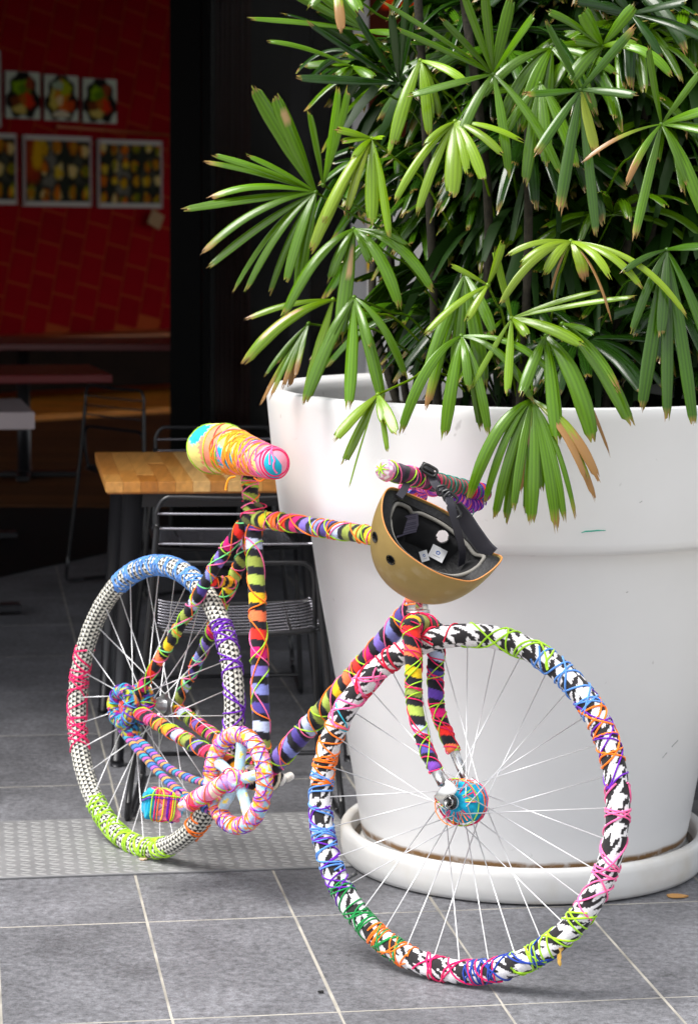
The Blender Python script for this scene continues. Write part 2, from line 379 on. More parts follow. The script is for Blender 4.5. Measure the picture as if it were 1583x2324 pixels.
# shopfront frame with dark glass
FY = 10.3
def fx(x): return at(x, 900, FY)[0]
shop = empty('shopfront', (fx(500), FY, 0), 'black framed glass shopfront beside the open restaurant front', 'shopfront')
M_frame = mat('black_frame', (.0018, .0018, .002), .5, spec=.06)
def fbox(name, x0, x1, z0, z1, y0, y1, m, bev=.004):
    b = MB(); b.box(((x0+x1)/2, (y0+y1)/2, (z0+z1)/2), (x1-x0, y1-y0, z1-z0), bev=bev); return b.build(name, m, shop, smooth=False)
fbox('post', fx(386), fx(455), .007, 3.69, FY, FY+.10, M_frame)
fbox('post', fx(458), fx(474), .007, 3.69, FY+.01, FY+.08, M_frame)
fbox('post', fx(655), fx(700), .007, 3.69, FY, FY+.10, mat('charcoal_frame', (.018, .018, .02), .45, spec=.2))
fbox('post', fx(1500), fx(1560), .007, 3.69, FY, FY+.10, M_frame)
fbox('sill', fx(474), fx(655), .007, .25, FY+.01, FY+.09, M_frame)
fbox('sill', fx(700), fx(1500), .007, .25, FY+.01, FY+.09, M_frame)
gl = bpy.data.materials.new('shop_glass'); gl.use_nodes = True; nt = gl.node_tree
pb = nt.nodes['Principled BSDF']; tb = nt.nodes.new('ShaderNodeBsdfTransparent'); mx = nt.nodes.new('ShaderNodeMixShader'); mx.inputs[0].default_value = .05
pb.inputs['Base Color'].default_value = (.004, .004, .004, 1); pb.inputs['Roughness'].default_value = .05
nt.links.new(tb.outputs[0], mx.inputs[1]); nt.links.new(pb.outputs[0], mx.inputs[2]); nt.links.new(mx.outputs[0], nt.nodes['Material Output'].inputs[0])
fbox('pane', fx(474)+.002, fx(655)-.002, .252, 3.69, FY+.04, FY+.05, gl, 0)
fbox('pane', fx(700)+.002, fx(1500)-.002, .252, 3.69, FY+.04, FY+.05, gl, 0)
fbox('dark_room_sheet', fx(456), 3.9, .007, 3.69, FY+.55, FY+.60, mat('dark_room_black', (.006, .006, .006), .8), 0)  # black sheet added behind the panes in place of an unlit room
# dark red curtain behind the glass
G = []
for k, xx in enumerate(np.linspace(fx(478), fx(560), 60)):
    G.append([[xx, FY+.3+.025*sin(k*.75)+.01*sin(k*1.9), .02], [xx, FY+.3+.025*sin(k*.75)+.01*sin(k*1.9), 3.65]])
mb = MB(); mb.grid(np.array(G)); G2 = np.array(G)+np.array([0, .004, 0]); mb.grid(G2[:, ::-1])
tag(mb.build('curtain', mat('dark_red_cloth', (.035, .006, .005), .9)), 'dark red curtain hanging behind the shop glass', 'curtain')

# white column with an orange and yellow advertising print, behind the palm
col_ = empty('advertising_column', at(905, 900, 8.4)*np.array([1, 1, 0]), 'white column with orange and yellow printed panel mostly hidden behind the palm', 'column')
cx0, cx1 = at(797, 500, 8.4)[0], at(1085, 500, 8.4)[0]
mb = MB(); mb.box(((cx0+cx1)/2, 8.5, 1.5), (cx1-cx0, .2, 3.0), bev=.004); mb.build('column_body', mat('white_column_paint', (.42, .41, .42), .5, var=.05), col_, smooth=False)
def draw_ad(u, v):
    C = np.ones(u.shape+(3,))*np.array(lin('#3a1a12'))
    for cu, cv, ru, rv, c_ in [(.2, .9, .2, .05, '#e8701c'), (.5, .93, .22, .06, '#e86a20'), (.8, .9, .2, .06, '#c83a18'), (.3, .78, .2, .05, '#f07a28'), (.25, .7, .18, .04, '#e8602c'), (.5, .66, .1, .03, '#c8281c'), (.7, .75, .2, .05, '#d85a18'), (.85, .6, .2, .05, '#c03818'), (.5, .55, .2, .05, '#a83014')]:
        C = blob(C, u, v, cu, cv, ru, rv, c_, .1)
    m = sm(.44, .45, v)[..., None]; C = C*m+np.array(lin('#e4e2e0'))*(1-m)
    C = blob(C, u, v, .02, .40, .2, .05, '#f0b81c', .05); C = blob(C, u, v, .02, .31, .1, .03, '#f0b81c', .05)
    return C
b = print_mesh(cx1-cx0-.05, 2.4, draw_ad, 60, 160).build('printed_panel', M_print, col_); b.location = (float((cx0+cx1)/2+.03-col_.location.x), float(8.397-8.4), 1.75)
# ------------------------------------------------------------------ planter
PC = np.array([.395, 5.26, 0.0])
planter = empty('planter', PC, 'huge round white pot with a flared rim band holding the palm', 'planter')
prof = [(.0, .052), (.352, .052), (.360, .058), (.366, .09), (.380, .18), (.3955, .27), (.411, .35), (.427, .43), (.442, .51), (.457, .59), (.470, .67), (.478, .72), (.481, .742), (.486, .7505), (.498, .7508), (.520, .7525), (.536, .7575), (.5435, .765), (.5475, .778), (.559, .86), (.567, .93), (.573, .99), (.5765, 1.025), (.5775, 1.04), (.5755, 1.0475), (.570, 1.051), (.548, 1.0495), (.536, 1.045), (.528, 1.036), (.524, 1.02), (.50, .90)]
def pot_material():
    m = bpy.data.materials.new('white_pot'); m.use_nodes = True; nt = m.node_tree; b = nt.nodes['Principled BSDF']; L = nt.links.new
    tc = nt.nodes.new('ShaderNodeTexCoord'); sp = nt.nodes.new('ShaderNodeSeparateXYZ'); L(tc.outputs['Object'], sp.inputs[0])
    def noise(s, d=4, st=(1, 1, 1)):
        mp = nt.nodes.new('ShaderNodeMapping'); mp.inputs['Scale'].default_value = st; L(tc.outputs['Object'], mp.inputs[0])
        n = nt.nodes.new('ShaderNodeTexNoise'); n.inputs['Scale'].default_value = s; n.inputs['Detail'].default_value = d; n.inputs['Roughness'].default_value = .65; L(mp.outputs[0], n.inputs['Vector']); return n.outputs['Fac']
    def ramp(f, a, b_, c0, c1):
        r = nt.nodes.new('ShaderNodeMapRange'); r.inputs[1].default_value = a; r.inputs[2].default_value = b_; r.inputs[3].default_value = c0; r.inputs[4].default_value = c1; L(f, r.inputs[0]); return r.outputs[0]
    def mix(f, a, b_):
        x = nt.nodes.new('ShaderNodeMix'); x.data_type = 'RGBA'; L(f, x.inputs[0]); 
        if isinstance(a, tuple): x.inputs[6].default_value = (*a, 1)
        else: L(a, x.inputs[6])
        x.inputs[7].default_value = (*b_, 1); return x.outputs[2]
    def mul(a, b_):
        r = nt.nodes.new('ShaderNodeMath'); r.operation = 'MULTIPLY'; L(a, r.inputs[0]); L(b_, r.inputs[1]); return r.outputs[0]
    base = mix(ramp(noise(3, 5), .4, .8, 0, .25), (.77, .77, .775), (.64, .64, .63))
    base = mix(ramp(noise(18, 3, (1, 1, .8)), .71, .76, 0, .5), base, (.35, .34, .33))      # scuffs
    base = mix(ramp(noise(11, 4, (1, 1, 3)), .72, .78, 0, .35), base, (.4, .4, .4))
    # tide mark of dried soil just above the saucer
    wz = nt.nodes.new('ShaderNodeMath'); wz.operation = 'MULTIPLY_ADD'; L(noise(9), wz.inputs[0]); wz.inputs[1].default_value = .016; L(sp.outputs[2], wz.inputs[2])
    f = mul(ramp(wz.outputs[0], .076, .079, 0, 1), ramp(wz.outputs[0], .086, .094, 1, 0)); base = mix(mul(f, ramp(noise(25), .3, .5, .3, 1)), base, (.24, .13, .05))
    L(base, b.inputs['Base Color']); b.inputs['Roughness'].default_value = .34
    return m
M_pot = pot_material()
mb = MB(); mb.lathe(prof, PC, 160); pot = mb.build('pot', M_pot, planter); 
pot.data.transform(Matrix.Translation((-PC[0], -PC[1], 0))); pot.location = (0, 0, 0); smoothobj(pot, 38)
sprof = [(.0, .001), (.385, .001), (.398, .004), (.4045, .014), (.408, .035), (.4085, .060), (.4075, .072), (.403, .0785), (.396, .080), (.388, .0785), (.383, .072), (.380, .050), (.374, .04), (0, .04)]
mb = MB(); mb.lathe(sprof, PC, 160)
Msa = mat('saucer_white', (.74, .735, .72), .4, var=.06, vscale=5, bump=.03, bscale=30)
nt = Msa.node_tree; b = nt.nodes['Principled BSDF']; src = b.inputs['Base Color'].links[0].from_socket; g_ = nt.nodes.new('ShaderNodeNewGeometry'); n_ = nt.nodes.new('ShaderNodeTexNoise'); n_.inputs['Scale'].default_value = 6; n_.inputs['Detail'].default_value = 7; nt.links.new(g_.outputs['Position'], n_.inputs['Vector'])
r_ = nt.nodes.new('ShaderNodeMapRange'); r_.inputs[1].default_value = .5; r_.inputs[2].default_value = .75; r_.inputs[4].default_value = .6; nt.links.new(n_.outputs['Fac'], r_.inputs[0]); x_ = nt.nodes.new('ShaderNodeMix'); x_.data_type = 'RGBA'; nt.links.new(r_.outputs[0], x_.inputs[0]); nt.links.new(src, x_.inputs[6]); x_.inputs[7].default_value = (.52, .44, .31, 1); nt.links.new(x_.outputs[2], b.inputs['Base Color'])
sa = mb.build('saucer', Msa, planter); smoothobj(sa, 50)
mb = MB(); mb.lathe([(.367, .0465), (.3795, .0465)], PC, 96); mb.build('dirty_water', mat('dirty_saucer_water', (.06, .035, .015), .15, var=.4, vscale=10), planter)
mb = MB(); th = np.linspace(0, 2*pi, 72, endpoint=False); rr = np.linspace(0, .515, 16)
G = np.stack([PC[0]+rr[:, None]*np.cos(th), PC[1]+rr[:, None]*np.sin(th), .990+.012*np.sin(9*rr[:, None]+3*th)+nr.rand(16, 72)*.012], -1)
mb.grid(G, closev=True); soil = mb.build('soil', mat('dark_potting_soil', (.03, .02, .013), .95, var=.5, vscale=60, bump=.8, bscale=90, bdist=.01)); tag(soil, kind='stuff'); par(soil, planter)
# teal pen scratch and scuffs on the pot band
sp_ = [at(x, y, 4.715) for x, y in [(1320, 1208), (1335, 1206), (1352, 1205), (1372, 1204)]]
def on_pot(x, y, r0=.556):
    d = RT*(x-CX)/FPX + DN*(y-CY)/FPX + FW; t = 4.5
    for _ in range(400):
        q = CAM+d*t; z = q[2]; rp = np.interp(z, [p[1] for p in prof[3:24]], [p[0] for p in prof[3:24]])
        if np.hypot(q[0]-PC[0], q[1]-PC[1]) <= rp+.0012: break
        t += .002
    return q
mb = MB(); mb.tube([on_pot(x, y) for x, y in [(1318, 1209), (1328, 1206), (1340, 1205.5), (1355, 1204), (1373, 1204)]], [.0006, .0014, .0015, .0014, .0006], 6)
mb.build('pen_mark', mat('teal_mark', (.02, .35, .25), .6), planter)
for pts_ in [[(1420, 1345), (1424, 1343)], [(1523, 1695), (1537, 1680)], [(1502, 1720), (1512, 1708)], [(1450, 1141), (1456, 1137)], [(1232, 858), (1236, 856)]]:
    mb = MB(); mb.tube([on_pot(*p_) for p_ in pts_], .0008, 5); mb.build('scuff', mat('scuff_grey', (.42, .42, .42), .8), planter)
# ------------------------------------------------------------------ bicycle wrapped in knitted cloth and yarn
CR = np.array([-.43384733, 5.26256499, .33411494]); CF = np.array([.21992795, 4.41440685, .3299194]); RC = .31392
def frame3(h, l):
    d = np.array([cos(h), sin(h), 0]); n0 = np.array([-sin(h), cos(h), 0])
    return d, cos(l)*np.array([0, 0, 1.])+sin(l)*n0, cos(l)*n0-sin(l)*np.array([0, 0, 1.])
dR, uR, nR = frame3(-.91617, .13381); dF, uF, nF = frame3(-.54537, .20388)
def B3(a, b, c=0): return CR+a*dR+b*uR+c*nR
def F3(a, b, c=0): return CF+a*dF+b*uF+c*nF
bike = empty('bicycle', (CR*.4+CF*.6)*np.array([1, 1, 0]), 'bicycle wrapped all over in striped knitted cloth and bright yarn, leaning by the white pot', 'bicycle')
M_knit = mat('knitted_cloth', attr=True, rough=.85, bump=.5, bscale=700, bdist=.0012, spec=.2, sheen=.15)
YC = dict(orange='#ff7a18', pink='#ff6fa8', lime='#a4d82a', magenta='#ee1466', crimson='#d80f3c', blue='#5b93e0', purple='#6a14b0', green='#128a42', navy='#1c3c9c', cyan='#2ab4cc', mint='#7ae890', yellow='#ffc81e', teal='#1a8c7c', violet='#8a3fc0', red='#e8301c', amber='#ff9a10')
def ymat(c): return mat(c+'_yarn', lin(YC[c]), .75, var=.12, vscale=300, bump=.5, bscale=900, spec=.25, sheen=.2)
CH = '#1d1d24'
CYC = ['#4c3f8e', '#b9c4e2', '#8f9c46', '#a9bd55', '#f2c61f', '#fb7a4c', '#ee2f26', '#d81873', '#7c68c0', '#8088cc']
LCH = np.array(lin(CH)); LC = np.array([lin(x) for x in CYC])
def stripes(seed=0, per=.052, frac=.5, skew=.10, pastel=False, cyc=None, dark=True):
    cyc = LC if cyc is None else np.array([lin(x) for x in cyc])
    def f(s, th):
        x = s/per+seed*1.37+skew*np.sin(th)+.03*np.sin(3*th+seed)+.012*np.sin(th*23)
        k = np.floor(x).astype(int) % len(cyc); fr = x-np.floor(x)
        C = cyc[k]
        if dark: C = np.where((fr < frac)[..., None], C, LCH)
        n = .88+.24*nr.rand(*s.shape)
        return C*n[..., None]
    return f
def patches(cols, cell=.014, seed=0):
    cc = np.array([lin(x) for x in cols])
    def f(s, th):
        a = np.floor((s+.004*np.sin(th*4+seed))/cell+seed).astype(int); b = np.floor(th*2.2+np.sin(s/cell*1.7)+seed).astype(int)
        k = (a*7+b*13+a*b*5) % len(cc); return cc[k]*(.9+.2*nr.rand(*s.shape))[..., None]
    return f
class Path:
    def __init__(s, P, N=None, closed=False):
        s.P = np.array(P, float); s.closed = closed; n = len(s.P)
        if closed: T = nz(np.roll(s.P, -1, 0)-np.roll(s.P, 1, 0))
        else: T = nz(np.gradient(s.P, axis=0))
        if N is None:
            N = np.zeros_like(s.P); a = -FW; N[0] = nz(a-T[0]*np.dot(a, T[0]))
            for i in range(1, n): N[i] = nz(N[i-1]-T[i]*np.dot(N[i-1], T[i]))
        s.T, s.N = T, N; s.B = np.cross(T, N)
        d = np.linalg.norm(np.diff(s.P, axis=0), axis=1); s.s = np.concatenate([[0], np.cumsum(d)]); s.L = s.s[-1]
        if closed: s.L += np.linalg.norm(s.P[0]-s.P[-1])
    def ev(s, x, what):
        A = getattr(s, what)
        if s.closed: ss = np.concatenate([s.s, [s.L]]); A = np.vstack([A, A[:1]]); x = np.mod(x, s.L)
        else: ss = s.s
        return np.stack([np.interp(x, ss, A[:, k]) for k in range(3)], -1)
def wrapped(name, path, r, colf, parent, seg=20, step=.003, lump=.03, seed=0, capround=True, m=None):
    n = max(8, int(path.L/step)); x = np.linspace(0, path.L, n, endpoint=not path.closed); th = np.linspace(0, 2*pi, seg, endpoint=False)
    rr = np.zeros(n)+(r(x/path.L) if callable(r) else float(r))
    P, N, B = path.ev(x, 'P'), path.ev(x, 'N'), path.ev(x, 'B')
    S, TH = np.meshgrid(x, th, indexing='ij')
    R = rr[:, None]*(1+lump*np.sin(S*60+seed)*np.sin(2*TH+S*35+seed)+lump*.6*np.sin(S*190+3*TH+seed))
    if not path.closed and capround:
        e = np.minimum(x, path.L-x); k = np.sqrt(np.clip(1-(1-np.clip(e/(rr*.8), 0, 1))**2, .0, 1)); R = R*np.maximum(k, .03)[:, None]
    G = P[:, None]+R[..., None]*(np.cos(TH)[..., None]*N[:, None]+np.sin(TH)[..., None]*B[:, None])
    mb = MB(); mb.grid(G, path.closed, True, col=colf(S, TH)); return mb.build(name, m or M_knit, parent)
def yarn(path, r, color, parent, s0=0, s1=None, pitch=.05, ph=0., ry=.0016, wob=.5, seed=0, rev=1, name='yarn_wrap'):
    s1 = path.L if s1 is None else s1; q = np.random.RandomState(seed*97+13)
    turns = abs(s1-s0)/pitch; n = max(12, int(turns*20)); t = np.linspace(0, 1, n)
    x = s0+(s1-s0)*t; a = ph+rev*2*pi*turns*t+wob*np.sin(t*turns*2.1+q.rand()*6)+wob*.6*np.sin(t*turns*4.7+q.rand()*6)
    x = x+.25*pitch*np.sin(t*turns*3.3+q.rand()*6)*np.minimum(1, np.minimum(t, 1-t)*8)
    if not path.closed: x = np.clip(x, .002, path.L-.002)
    rr = (r(x/path.L) if callable(r) else r)*1.015+ry*.55
    rr = np.asarray(rr)[..., None] if np.ndim(rr) else rr
    P = path.ev(x, 'P')+rr*(np.cos(a)[:, None]*path.ev(x, 'N')+np.sin(a)[:, None]*path.ev(x, 'B'))
    mb = MB(); mb.tube(P, ry, 5); return mb.build(name, ymat(color), parent)
def ring(C, u, v, R, n=360):
    t = np.linspace(0, 2*pi, n, endpoint=False)[:, None]
    return Path(C+R*(np.cos(t)*u+np.sin(t)*v), np.cos(t)*u+np.sin(t)*v, True)

# --- wheels
def hound(s, th):                              # jagged black and white dogtooth knit
    q = .0032; u = np.floor(s/q)*q/.052+.02; v = np.floor(th*.023/q)*q/.044
    v = v+.10*np.sin(s*23)+.05*np.sin(s*61); u = u+.10*np.sin(th*2+s*9); x, y = u % 1, v % 1
    blk = (x < .5) & (y < .5); wht = (x >= .5) & (y >= .5); diag = ((x-y)*2 % 1) < .5
    k = np.where(blk, True, np.where(wht, False, diag))
    n = .85+.3*nr.rand(*s.shape)
    return np.where(k[..., None], np.array([.022, .020, .022]), np.array([.80, .78, .80]))*n[..., None]
def teeth(s, th):                              # rows of small white triangles on black
    n_ = 13; v = th/(2*pi)*n_; row = np.floor(v).astype(int); fv = v-np.floor(v)
    u = s/.0118+.5*(row % 2); fu = np.abs((u % 1)-.5)*2
    k = fu < (1-fv)*.97-.03; n = .85+.3*nr.rand(*s.shape)
    return np.where(k[..., None], np.array([.74, .72, .64]), np.array([.02, .02, .022]))*n[..., None]
def wheel(front):
    C, d, u, n = (CF, dF, uF, nF) if front else (CR, dR, uR, nR)
    path = ring(C, d, u, RC, 720)
    w = wrapped('wheel', path, .0216, hound if front else teeth, bike, seg=72, step=.0016, lump=.02)
    w['label'] = 'front wheel wrapped in black and white dogtooth knit' if front else 'rear wheel wrapped in black and white triangle knit'
    return w, path, C, d, u, n
RCIRC = 2*pi*RC
def sec(path, w, clock0, clock1, color, pitch=.03, both=True, seed=0, ry=.0019, wob=.9, dens=1):
    pitch *= 1.45
    # clock hours as seen from the camera: 3 o'clock = +d, 12 = +u
    a0 = (90-clock0*30)/360*RCIRC; a1 = (90-clock1*30)/360*RCIRC
    if a1 > a0: a1 -= RCIRC
    for k in range(dens):
        yarn(path, .0216, color, w, a0, a1, pitch*(1+.13*k), seed+k, ry, wob, seed+k, 1)
        if both: yarn(path, .0216, color, w, a0, a1, pitch*(1.2-.1*k), seed*2+1+k, ry, wob, seed+31+k, -1)
def hub_and_spokes(w, C, d, u, n, r_fl, c_fl, m=M_steel, ns=32):
    me = None; hubs = []
    for i in range(ns):
        side = 1 if i % 2 else -1; phi = 2*pi*(i+.5)/ns; lean = radians(62)*(1 if (i//2) % 2 else -1)
        a = C+r_fl*(cos(phi+lean)*d+sin(phi+lean)*u)+side*c_fl*n
        b = C+(RC-.012)*(cos(phi)*d+sin(phi)*u)+side*.002*n
        if me is None:
            mb = MB(); mb.tube([(0, 0, 0), (0, 0, .5), (0, 0, 1)], .00115, 6); o = mb.build('spoke', m); me = o.data
        else: o = bpy.data.objects.new('spoke', me); COL.objects.link(o)
        v = Vector(b-a); o.location = tuple(float(x) for x in a); o.rotation_euler = v.to_track_quat('Z', 'Y').to_euler(); o.scale = (1, 1, v.length); par(o, w)
FWh, fp, *_ = wheel(True); hub_and_spokes(FWh, CF, dF, uF, nF, .024, .034)
RWh, rp, *_ = wheel(False); hub_and_spokes(RWh, CR, dR, uR, nR, .026, .033)
def S(*a, **k):
    k.setdefault('dens', 2); k['ry'] = k.get('ry', .0019)*.86; a = list(a); a[3] *= 1.2; sec(fp, FWh, *a, **k)
S(11.75, 1.0, 'lime', .055, seed=1, ry=.0023, wob=.6); S(12.75, 1.75, 'blue', .032, seed=2, ry=.0023); S(1.6, 2.35, 'orange', .035, seed=3, ry=.0022)
S(1.5, 2.6, 'purple', .05, seed=4, ry=.002); S(2.55, 4.05, 'pink', .034, seed=5, ry=.0022); S(4.0, 5.1, 'lime', .028, seed=6, ry=.0022)
S(4.6, 5.55, 'navy', .036, seed=7, ry=.0022); S(5.3, 6.35, 'magenta', .034, seed=8, ry=.0022); S(5.5, 5.7, 'navy', .012, seed=9)
S(6.45, 7.0, 'orange', .022, seed=10); S(6.6, 7.75, 'green', .024, seed=11, ry=.0021); S(7.5, 8.7, 'purple', .038, seed=12, ry=.0021)
S(7.9, 9.1, 'blue', .028, seed=13, ry=.0022); S(8.95, 9.75, 'orange', .026, seed=14, ry=.002); S(9.7, 9.95, 'cyan', .03, seed=15, ry=.0017, both=False)
S(9.7, 10.6, 'pink', .04, seed=16, ry=.0024); S(10.2, 11.4, 'crimson', .05, seed=17, ry=.0027); S(11.55, 11.65, 'crimson', .02, seed=18, both=False)
S(6.9, 7.05, 'orange', .008, seed=19, both=False); S(9.15, 9.3, 'orange', .009, seed=20); S(8.3, 8.45, 'blue', .010, seed=41); S(7.2, 7.3, 'green', .010, seed=42)
def S(*a, **k): sec(rp, RWh, *a, **k)
S(10.75, 1.0, 'blue', .036, seed=21, dens=3, ry=.0018); S(1.55, 3.2, 'purple', .05, seed=22, ry=.0019, dens=2); S(1.5, 1.8, 'purple', .012, seed=23)
S(4.35, 4.7, 'orange', .022, seed=24, ry=.0022); S(5.2, 7.25, 'lime', .040, seed=25, dens=3, ry=.0019); S(8.05, 9.55, 'magenta', .040, seed=26, dens=3, ry=.0018)
# hubs
def lumpy(name, c, axis, L, R, colf, parent, seed=0, seg=40, m=None):
    axis = nz(axis); p = Path([c-axis*L/2+axis*L*t for t in np.linspace(0, 1, 24)])
    return wrapped(name, p, R, colf, parent, seg=seg, step=.002, lump=.05, seed=seed, m=m), p
def tangle(path, r, cols, parent, n=2, pitch=.02, ry=.0013, seed=0, name='yarn_wrap'):
    for i, c in enumerate(cols):
        for k in range(n): yarn(path, r, c, parent, 0, path.L, pitch*(1+.3*((i+k) % 3)), i*1.3+k*2.2, ry, 1.2, seed+i*7+k, 1 if (i+k) % 2 else -1, name)
turq = patches(['#16b4d4', '#12a2c8', '#1cc0dc', '#0f93bd'], .02, 1)
h, p = lumpy('hub', CF-.016*nF, nF, .044, .043, turq, FWh, 1); tangle(p, .043, ['magenta', 'orange', 'crimson', 'lime'], h, 1, .04, .0011)
h2, p = lumpy('hub', CF+.028*nF, nF, .034, .042, turq, FWh, 2); tangle(p, .042, ['magenta', 'crimson'], h2, 1, .05, .0010, 5)
# chords of yarn across the near hub face
mb = MB(); q = np.random.RandomState(3)
for col3 in ('crimson', 'lime', 'magenta', 'orange'):
    mb = MB()
    for k in range(3):
        a = q.rand()*6.28; b = a+pi+q.uniform(-.7, .7); z = -.0335
        mb.tube([F3(.041*cos(a), .041*sin(a), z+.004), F3(.02*cos(a), .02*sin(a), z), F3(.02*cos(b), .02*sin(b), z), F3(.041*cos(b), .041*sin(b), z+.004)], .0011, 5)
    mb.build('yarn_strand', ymat(col3), h)
mb = MB()
mb.tube([F3(0, 0, -.072), F3(0, 0, .072)], .0044, 14); mb.tube([F3(0, 0, -.058), F3(0, 0, -.068)], .0085, 6); mb.tube([F3(0, 0, -.050), F3(0, 0, -.056)], .011, 20); mb.tube([F3(0, 0, .058), F3(0, 0, .068)], .0085, 6)
mb.build('axle', M_chrome, bike)
# rear hub, sprockets, derailleur bundle
mb = MB(); mb.tube([B3(0, 0, -.06), B3(0, 0, .066)], .006, 12); mb.tube([B3(0, 0, -.03), B3(0, 0, .035)], .016, 20); mb.tube([B3(0, 0, .030), B3(0, 0, .034)], .028, 24); mb.tube([B3(0, 0, .062), B3(0, 0, .070)], .011, 12); mb.build('hub', mat('grey_metal', (.35, .35, .36), .35, .9), RWh)
mb = MB(); mb.tube([B3(0, 0, .066), B3(.02, -.002, .085), B3(.045, -.006, .09)], [.006, .007, .008], 10); mb.build('quick_release', M_chrome, bike)
party = patches(['#1e76a8', '#22252e', '#c8185c', '#6a1a98', '#1890a8', '#e0901c', '#1c3c7c', '#a8b020', '#2a2a34'], .013, 2)
spc = B3(0.006, 0.004, -.035)
sp1 = ring(spc, dR, uR, .030, 120); o = wrapped('sprocket', sp1, .017, party, bike, seg=20, step=.002, lump=.08)
tangle(sp1, .017, ['purple', 'cyan', 'lime', 'magenta'], o, 1, .018, .0013, 3)
sp2 = ring(B3(-.012, -.004, -.068), dR, uR, .034, 120); o = wrapped('derailleur', sp2, .016, party, bike, seg=20, step=.002, lump=.16, seed=4)
tangle(sp2, .016, ['purple', 'cyan', 'blue'], o, 1, .022, .0014, 8)
lumpy('dropout', B3(-.005, -.002, -.062), nR, .032, .030, patches(['#6a4aa8', '#e03020', '#d8d8f0', '#2a2a30', '#f07040', '#7c68c0'], .014, 5), bike, 5)
lumpy('derailleur_body', B3(.008, -.055, -.055), nR, .04, .026, party, bike, 6)

# --- frame tubes
def tubew(name, pts, r, seed, yc, pitch=.06, parent=bike, per=.052, step=.0025, ry=.0015, lump=.025, cyc=None, n=60, frac=.52, reps=1, skew=.15):
    p = Path(spline(pts, n)); o = wrapped(name, p, r, stripes(seed, per, frac, skew, cyc=cyc), parent, seg=28, step=step, lump=lump, seed=seed)
    for i, c in enumerate(yc):
        for k in range(reps): yarn(p, r, c, o, 0, None, pitch*(1+.08*i+.2*k), i*2.1+k, ry, .35, seed*5+i+k, 1 if i % 2 else -1)
    return o, p
NEON = ['orange', 'lime', 'pink']
tubew('seat_tube', [B3(.302, .445), B3(.355, .26), B3(.40, .08), B3(.432, -.055)], lambda t: .0175+.001*t, 0, ['orange', 'lime', 'pink', 'orange'], .13, ry=.0015, per=.0385, frac=.56, skew=.03)
tubew('top_tube', [B3(.300, .452), B3(.42, .456), B3(.58, .458), B3(.72, .461), B3(.845, .464)], lambda t: .0178, 2, ['orange', 'lime', 'pink', 'orange'], .075, ry=.0016, per=.036, frac=.6)
tubew('down_tube', [B3(.455, -.060), B3(.60, .078), B3(.74, .215), B3(.868, .345)], lambda t: .0205, 5, ['orange', 'lime', 'pink'], .085, ry=.0015, per=.040)
tubew('head_tube', [B3(.872, .340), B3(.864, .37), B3(.846, .47)], .023, 0, ['orange', 'crimson'], .09, per=.032, cyc=['#fb8a5c', '#ee2f26', '#ee2f26', '#d81873'], frac=.72)
tubew('seat_post', [B3(.303, .44), B3(.285, .495), B3(.262, .565)], .0165, 1, ['pink', 'orange', 'lime', 'pink'], .05, ry=.0016, per=.030, cyc=['#8f9c46', '#a9bd55', '#26262c'])
o, p = lumpy('seat_clamp', B3(.300, .458), uR, .06, .024, stripes(2, .024, .5, .4, cyc=['#a9bd55', '#5a6038']), bike, 3)
yarn(p, .025, 'pink', o, 0, None, .03, 0, .0016); yarn(p, .025, 'magenta', o, 0, None, .045, 2, .0016)
for sgn, sd_ in ((-1, 4), (1, 7)):
    o, p = tubew('seat_stay', [B3(.292, .448, .010*sgn), B3(.235, .355, .028*sgn), B3(.17, .25, .038*sgn), B3(.09, .125, .050*sgn), B3(.008, .006, .058*sgn)], lambda t: .0138-.0025*t, sd_, ['lime', 'pink', 'orange', 'mint'], .075, ry=.0014, per=.040, frac=.45)
    o['label'] = 'near seat stay' if sgn < 0 else 'far seat stay'
    o, p = tubew('chain_stay', [B3(.002, -.002, .060*sgn), B3(.10, -.02, .052*sgn), B3(.25, -.046, .040*sgn), B3(.425, -.072, .022*sgn)], lambda t: .0138+.002*t, sd_+9, ['lime', 'orange', 'pink'], .05, ry=.0015, per=.034, frac=.55, cyc=['#fb7a4c', '#f2a61f', '#b9c4e2', '#8f9c46', '#7c68c0', '#ee2f56', '#e8488c'])
tubew('seat_stay_bridge', [B3(.212, .305, -.032), B3(.212, .305, .032)], .012, 5, ['pink', 'orange'], .03, per=.020, cyc=['#f2b01f', '#ee2f26', '#f2b01f'])
o, p = lumpy('bottom_bracket', B3(.437, -.078, 0), nR, .085, .027, stripes(3, .022, .5, .3, cyc=['#e9dcc0', '#f2b01f', '#ee2f26', '#e9dcc0']), bike, 9)
# chainring with five wrapped arms
PAST = ['#a4cfe8', '#f7dc3c', '#ff9ab8', '#b4dcf0', '#f0709c', '#f79a4c', '#ffd02a', '#a9d4ec', '#c8a8e4']
CC = B3(.437, -.083, -.062)
cr_p = ring(CC, dR, uR, .094, 200); cr = wrapped('chainring', cr_p, .0165, patches(PAST, .012, 1), bike, seg=24, step=.002, lump=.06)
for i, c in enumerate(['orange', 'violet', 'pink', 'purple', 'orange']): yarn(cr_p, .0165, c, cr, 0, None, .028+.007*i, i*1.7, .0013, 1.2, 50+i, 1 if i % 2 else -1)
for k in range(5):
    a = radians(92+72*k); p = Path([CC+(.014+.078*t)*(cos(a)*dR+sin(a)*uR)+.002*nR for t in np.linspace(0, 1, 20)])
    o = wrapped('spider_arm', p, .0115, patches(['#b4dcf0', '#a9d4ec', '#c4e2f2', '#b4dcf0', '#b4dcf0', '#f7e45c', '#aed8ee'], .016, k), cr, seg=16, step=.002, lump=.05)
o, p = lumpy('crank_hub', CC-.006*nR, nR, .04, .024, patches(['#f49ac0', '#b89ad8', '#ee4a90', '#bfe0f2', '#f49ac0'], .012, 3), cr, 7)
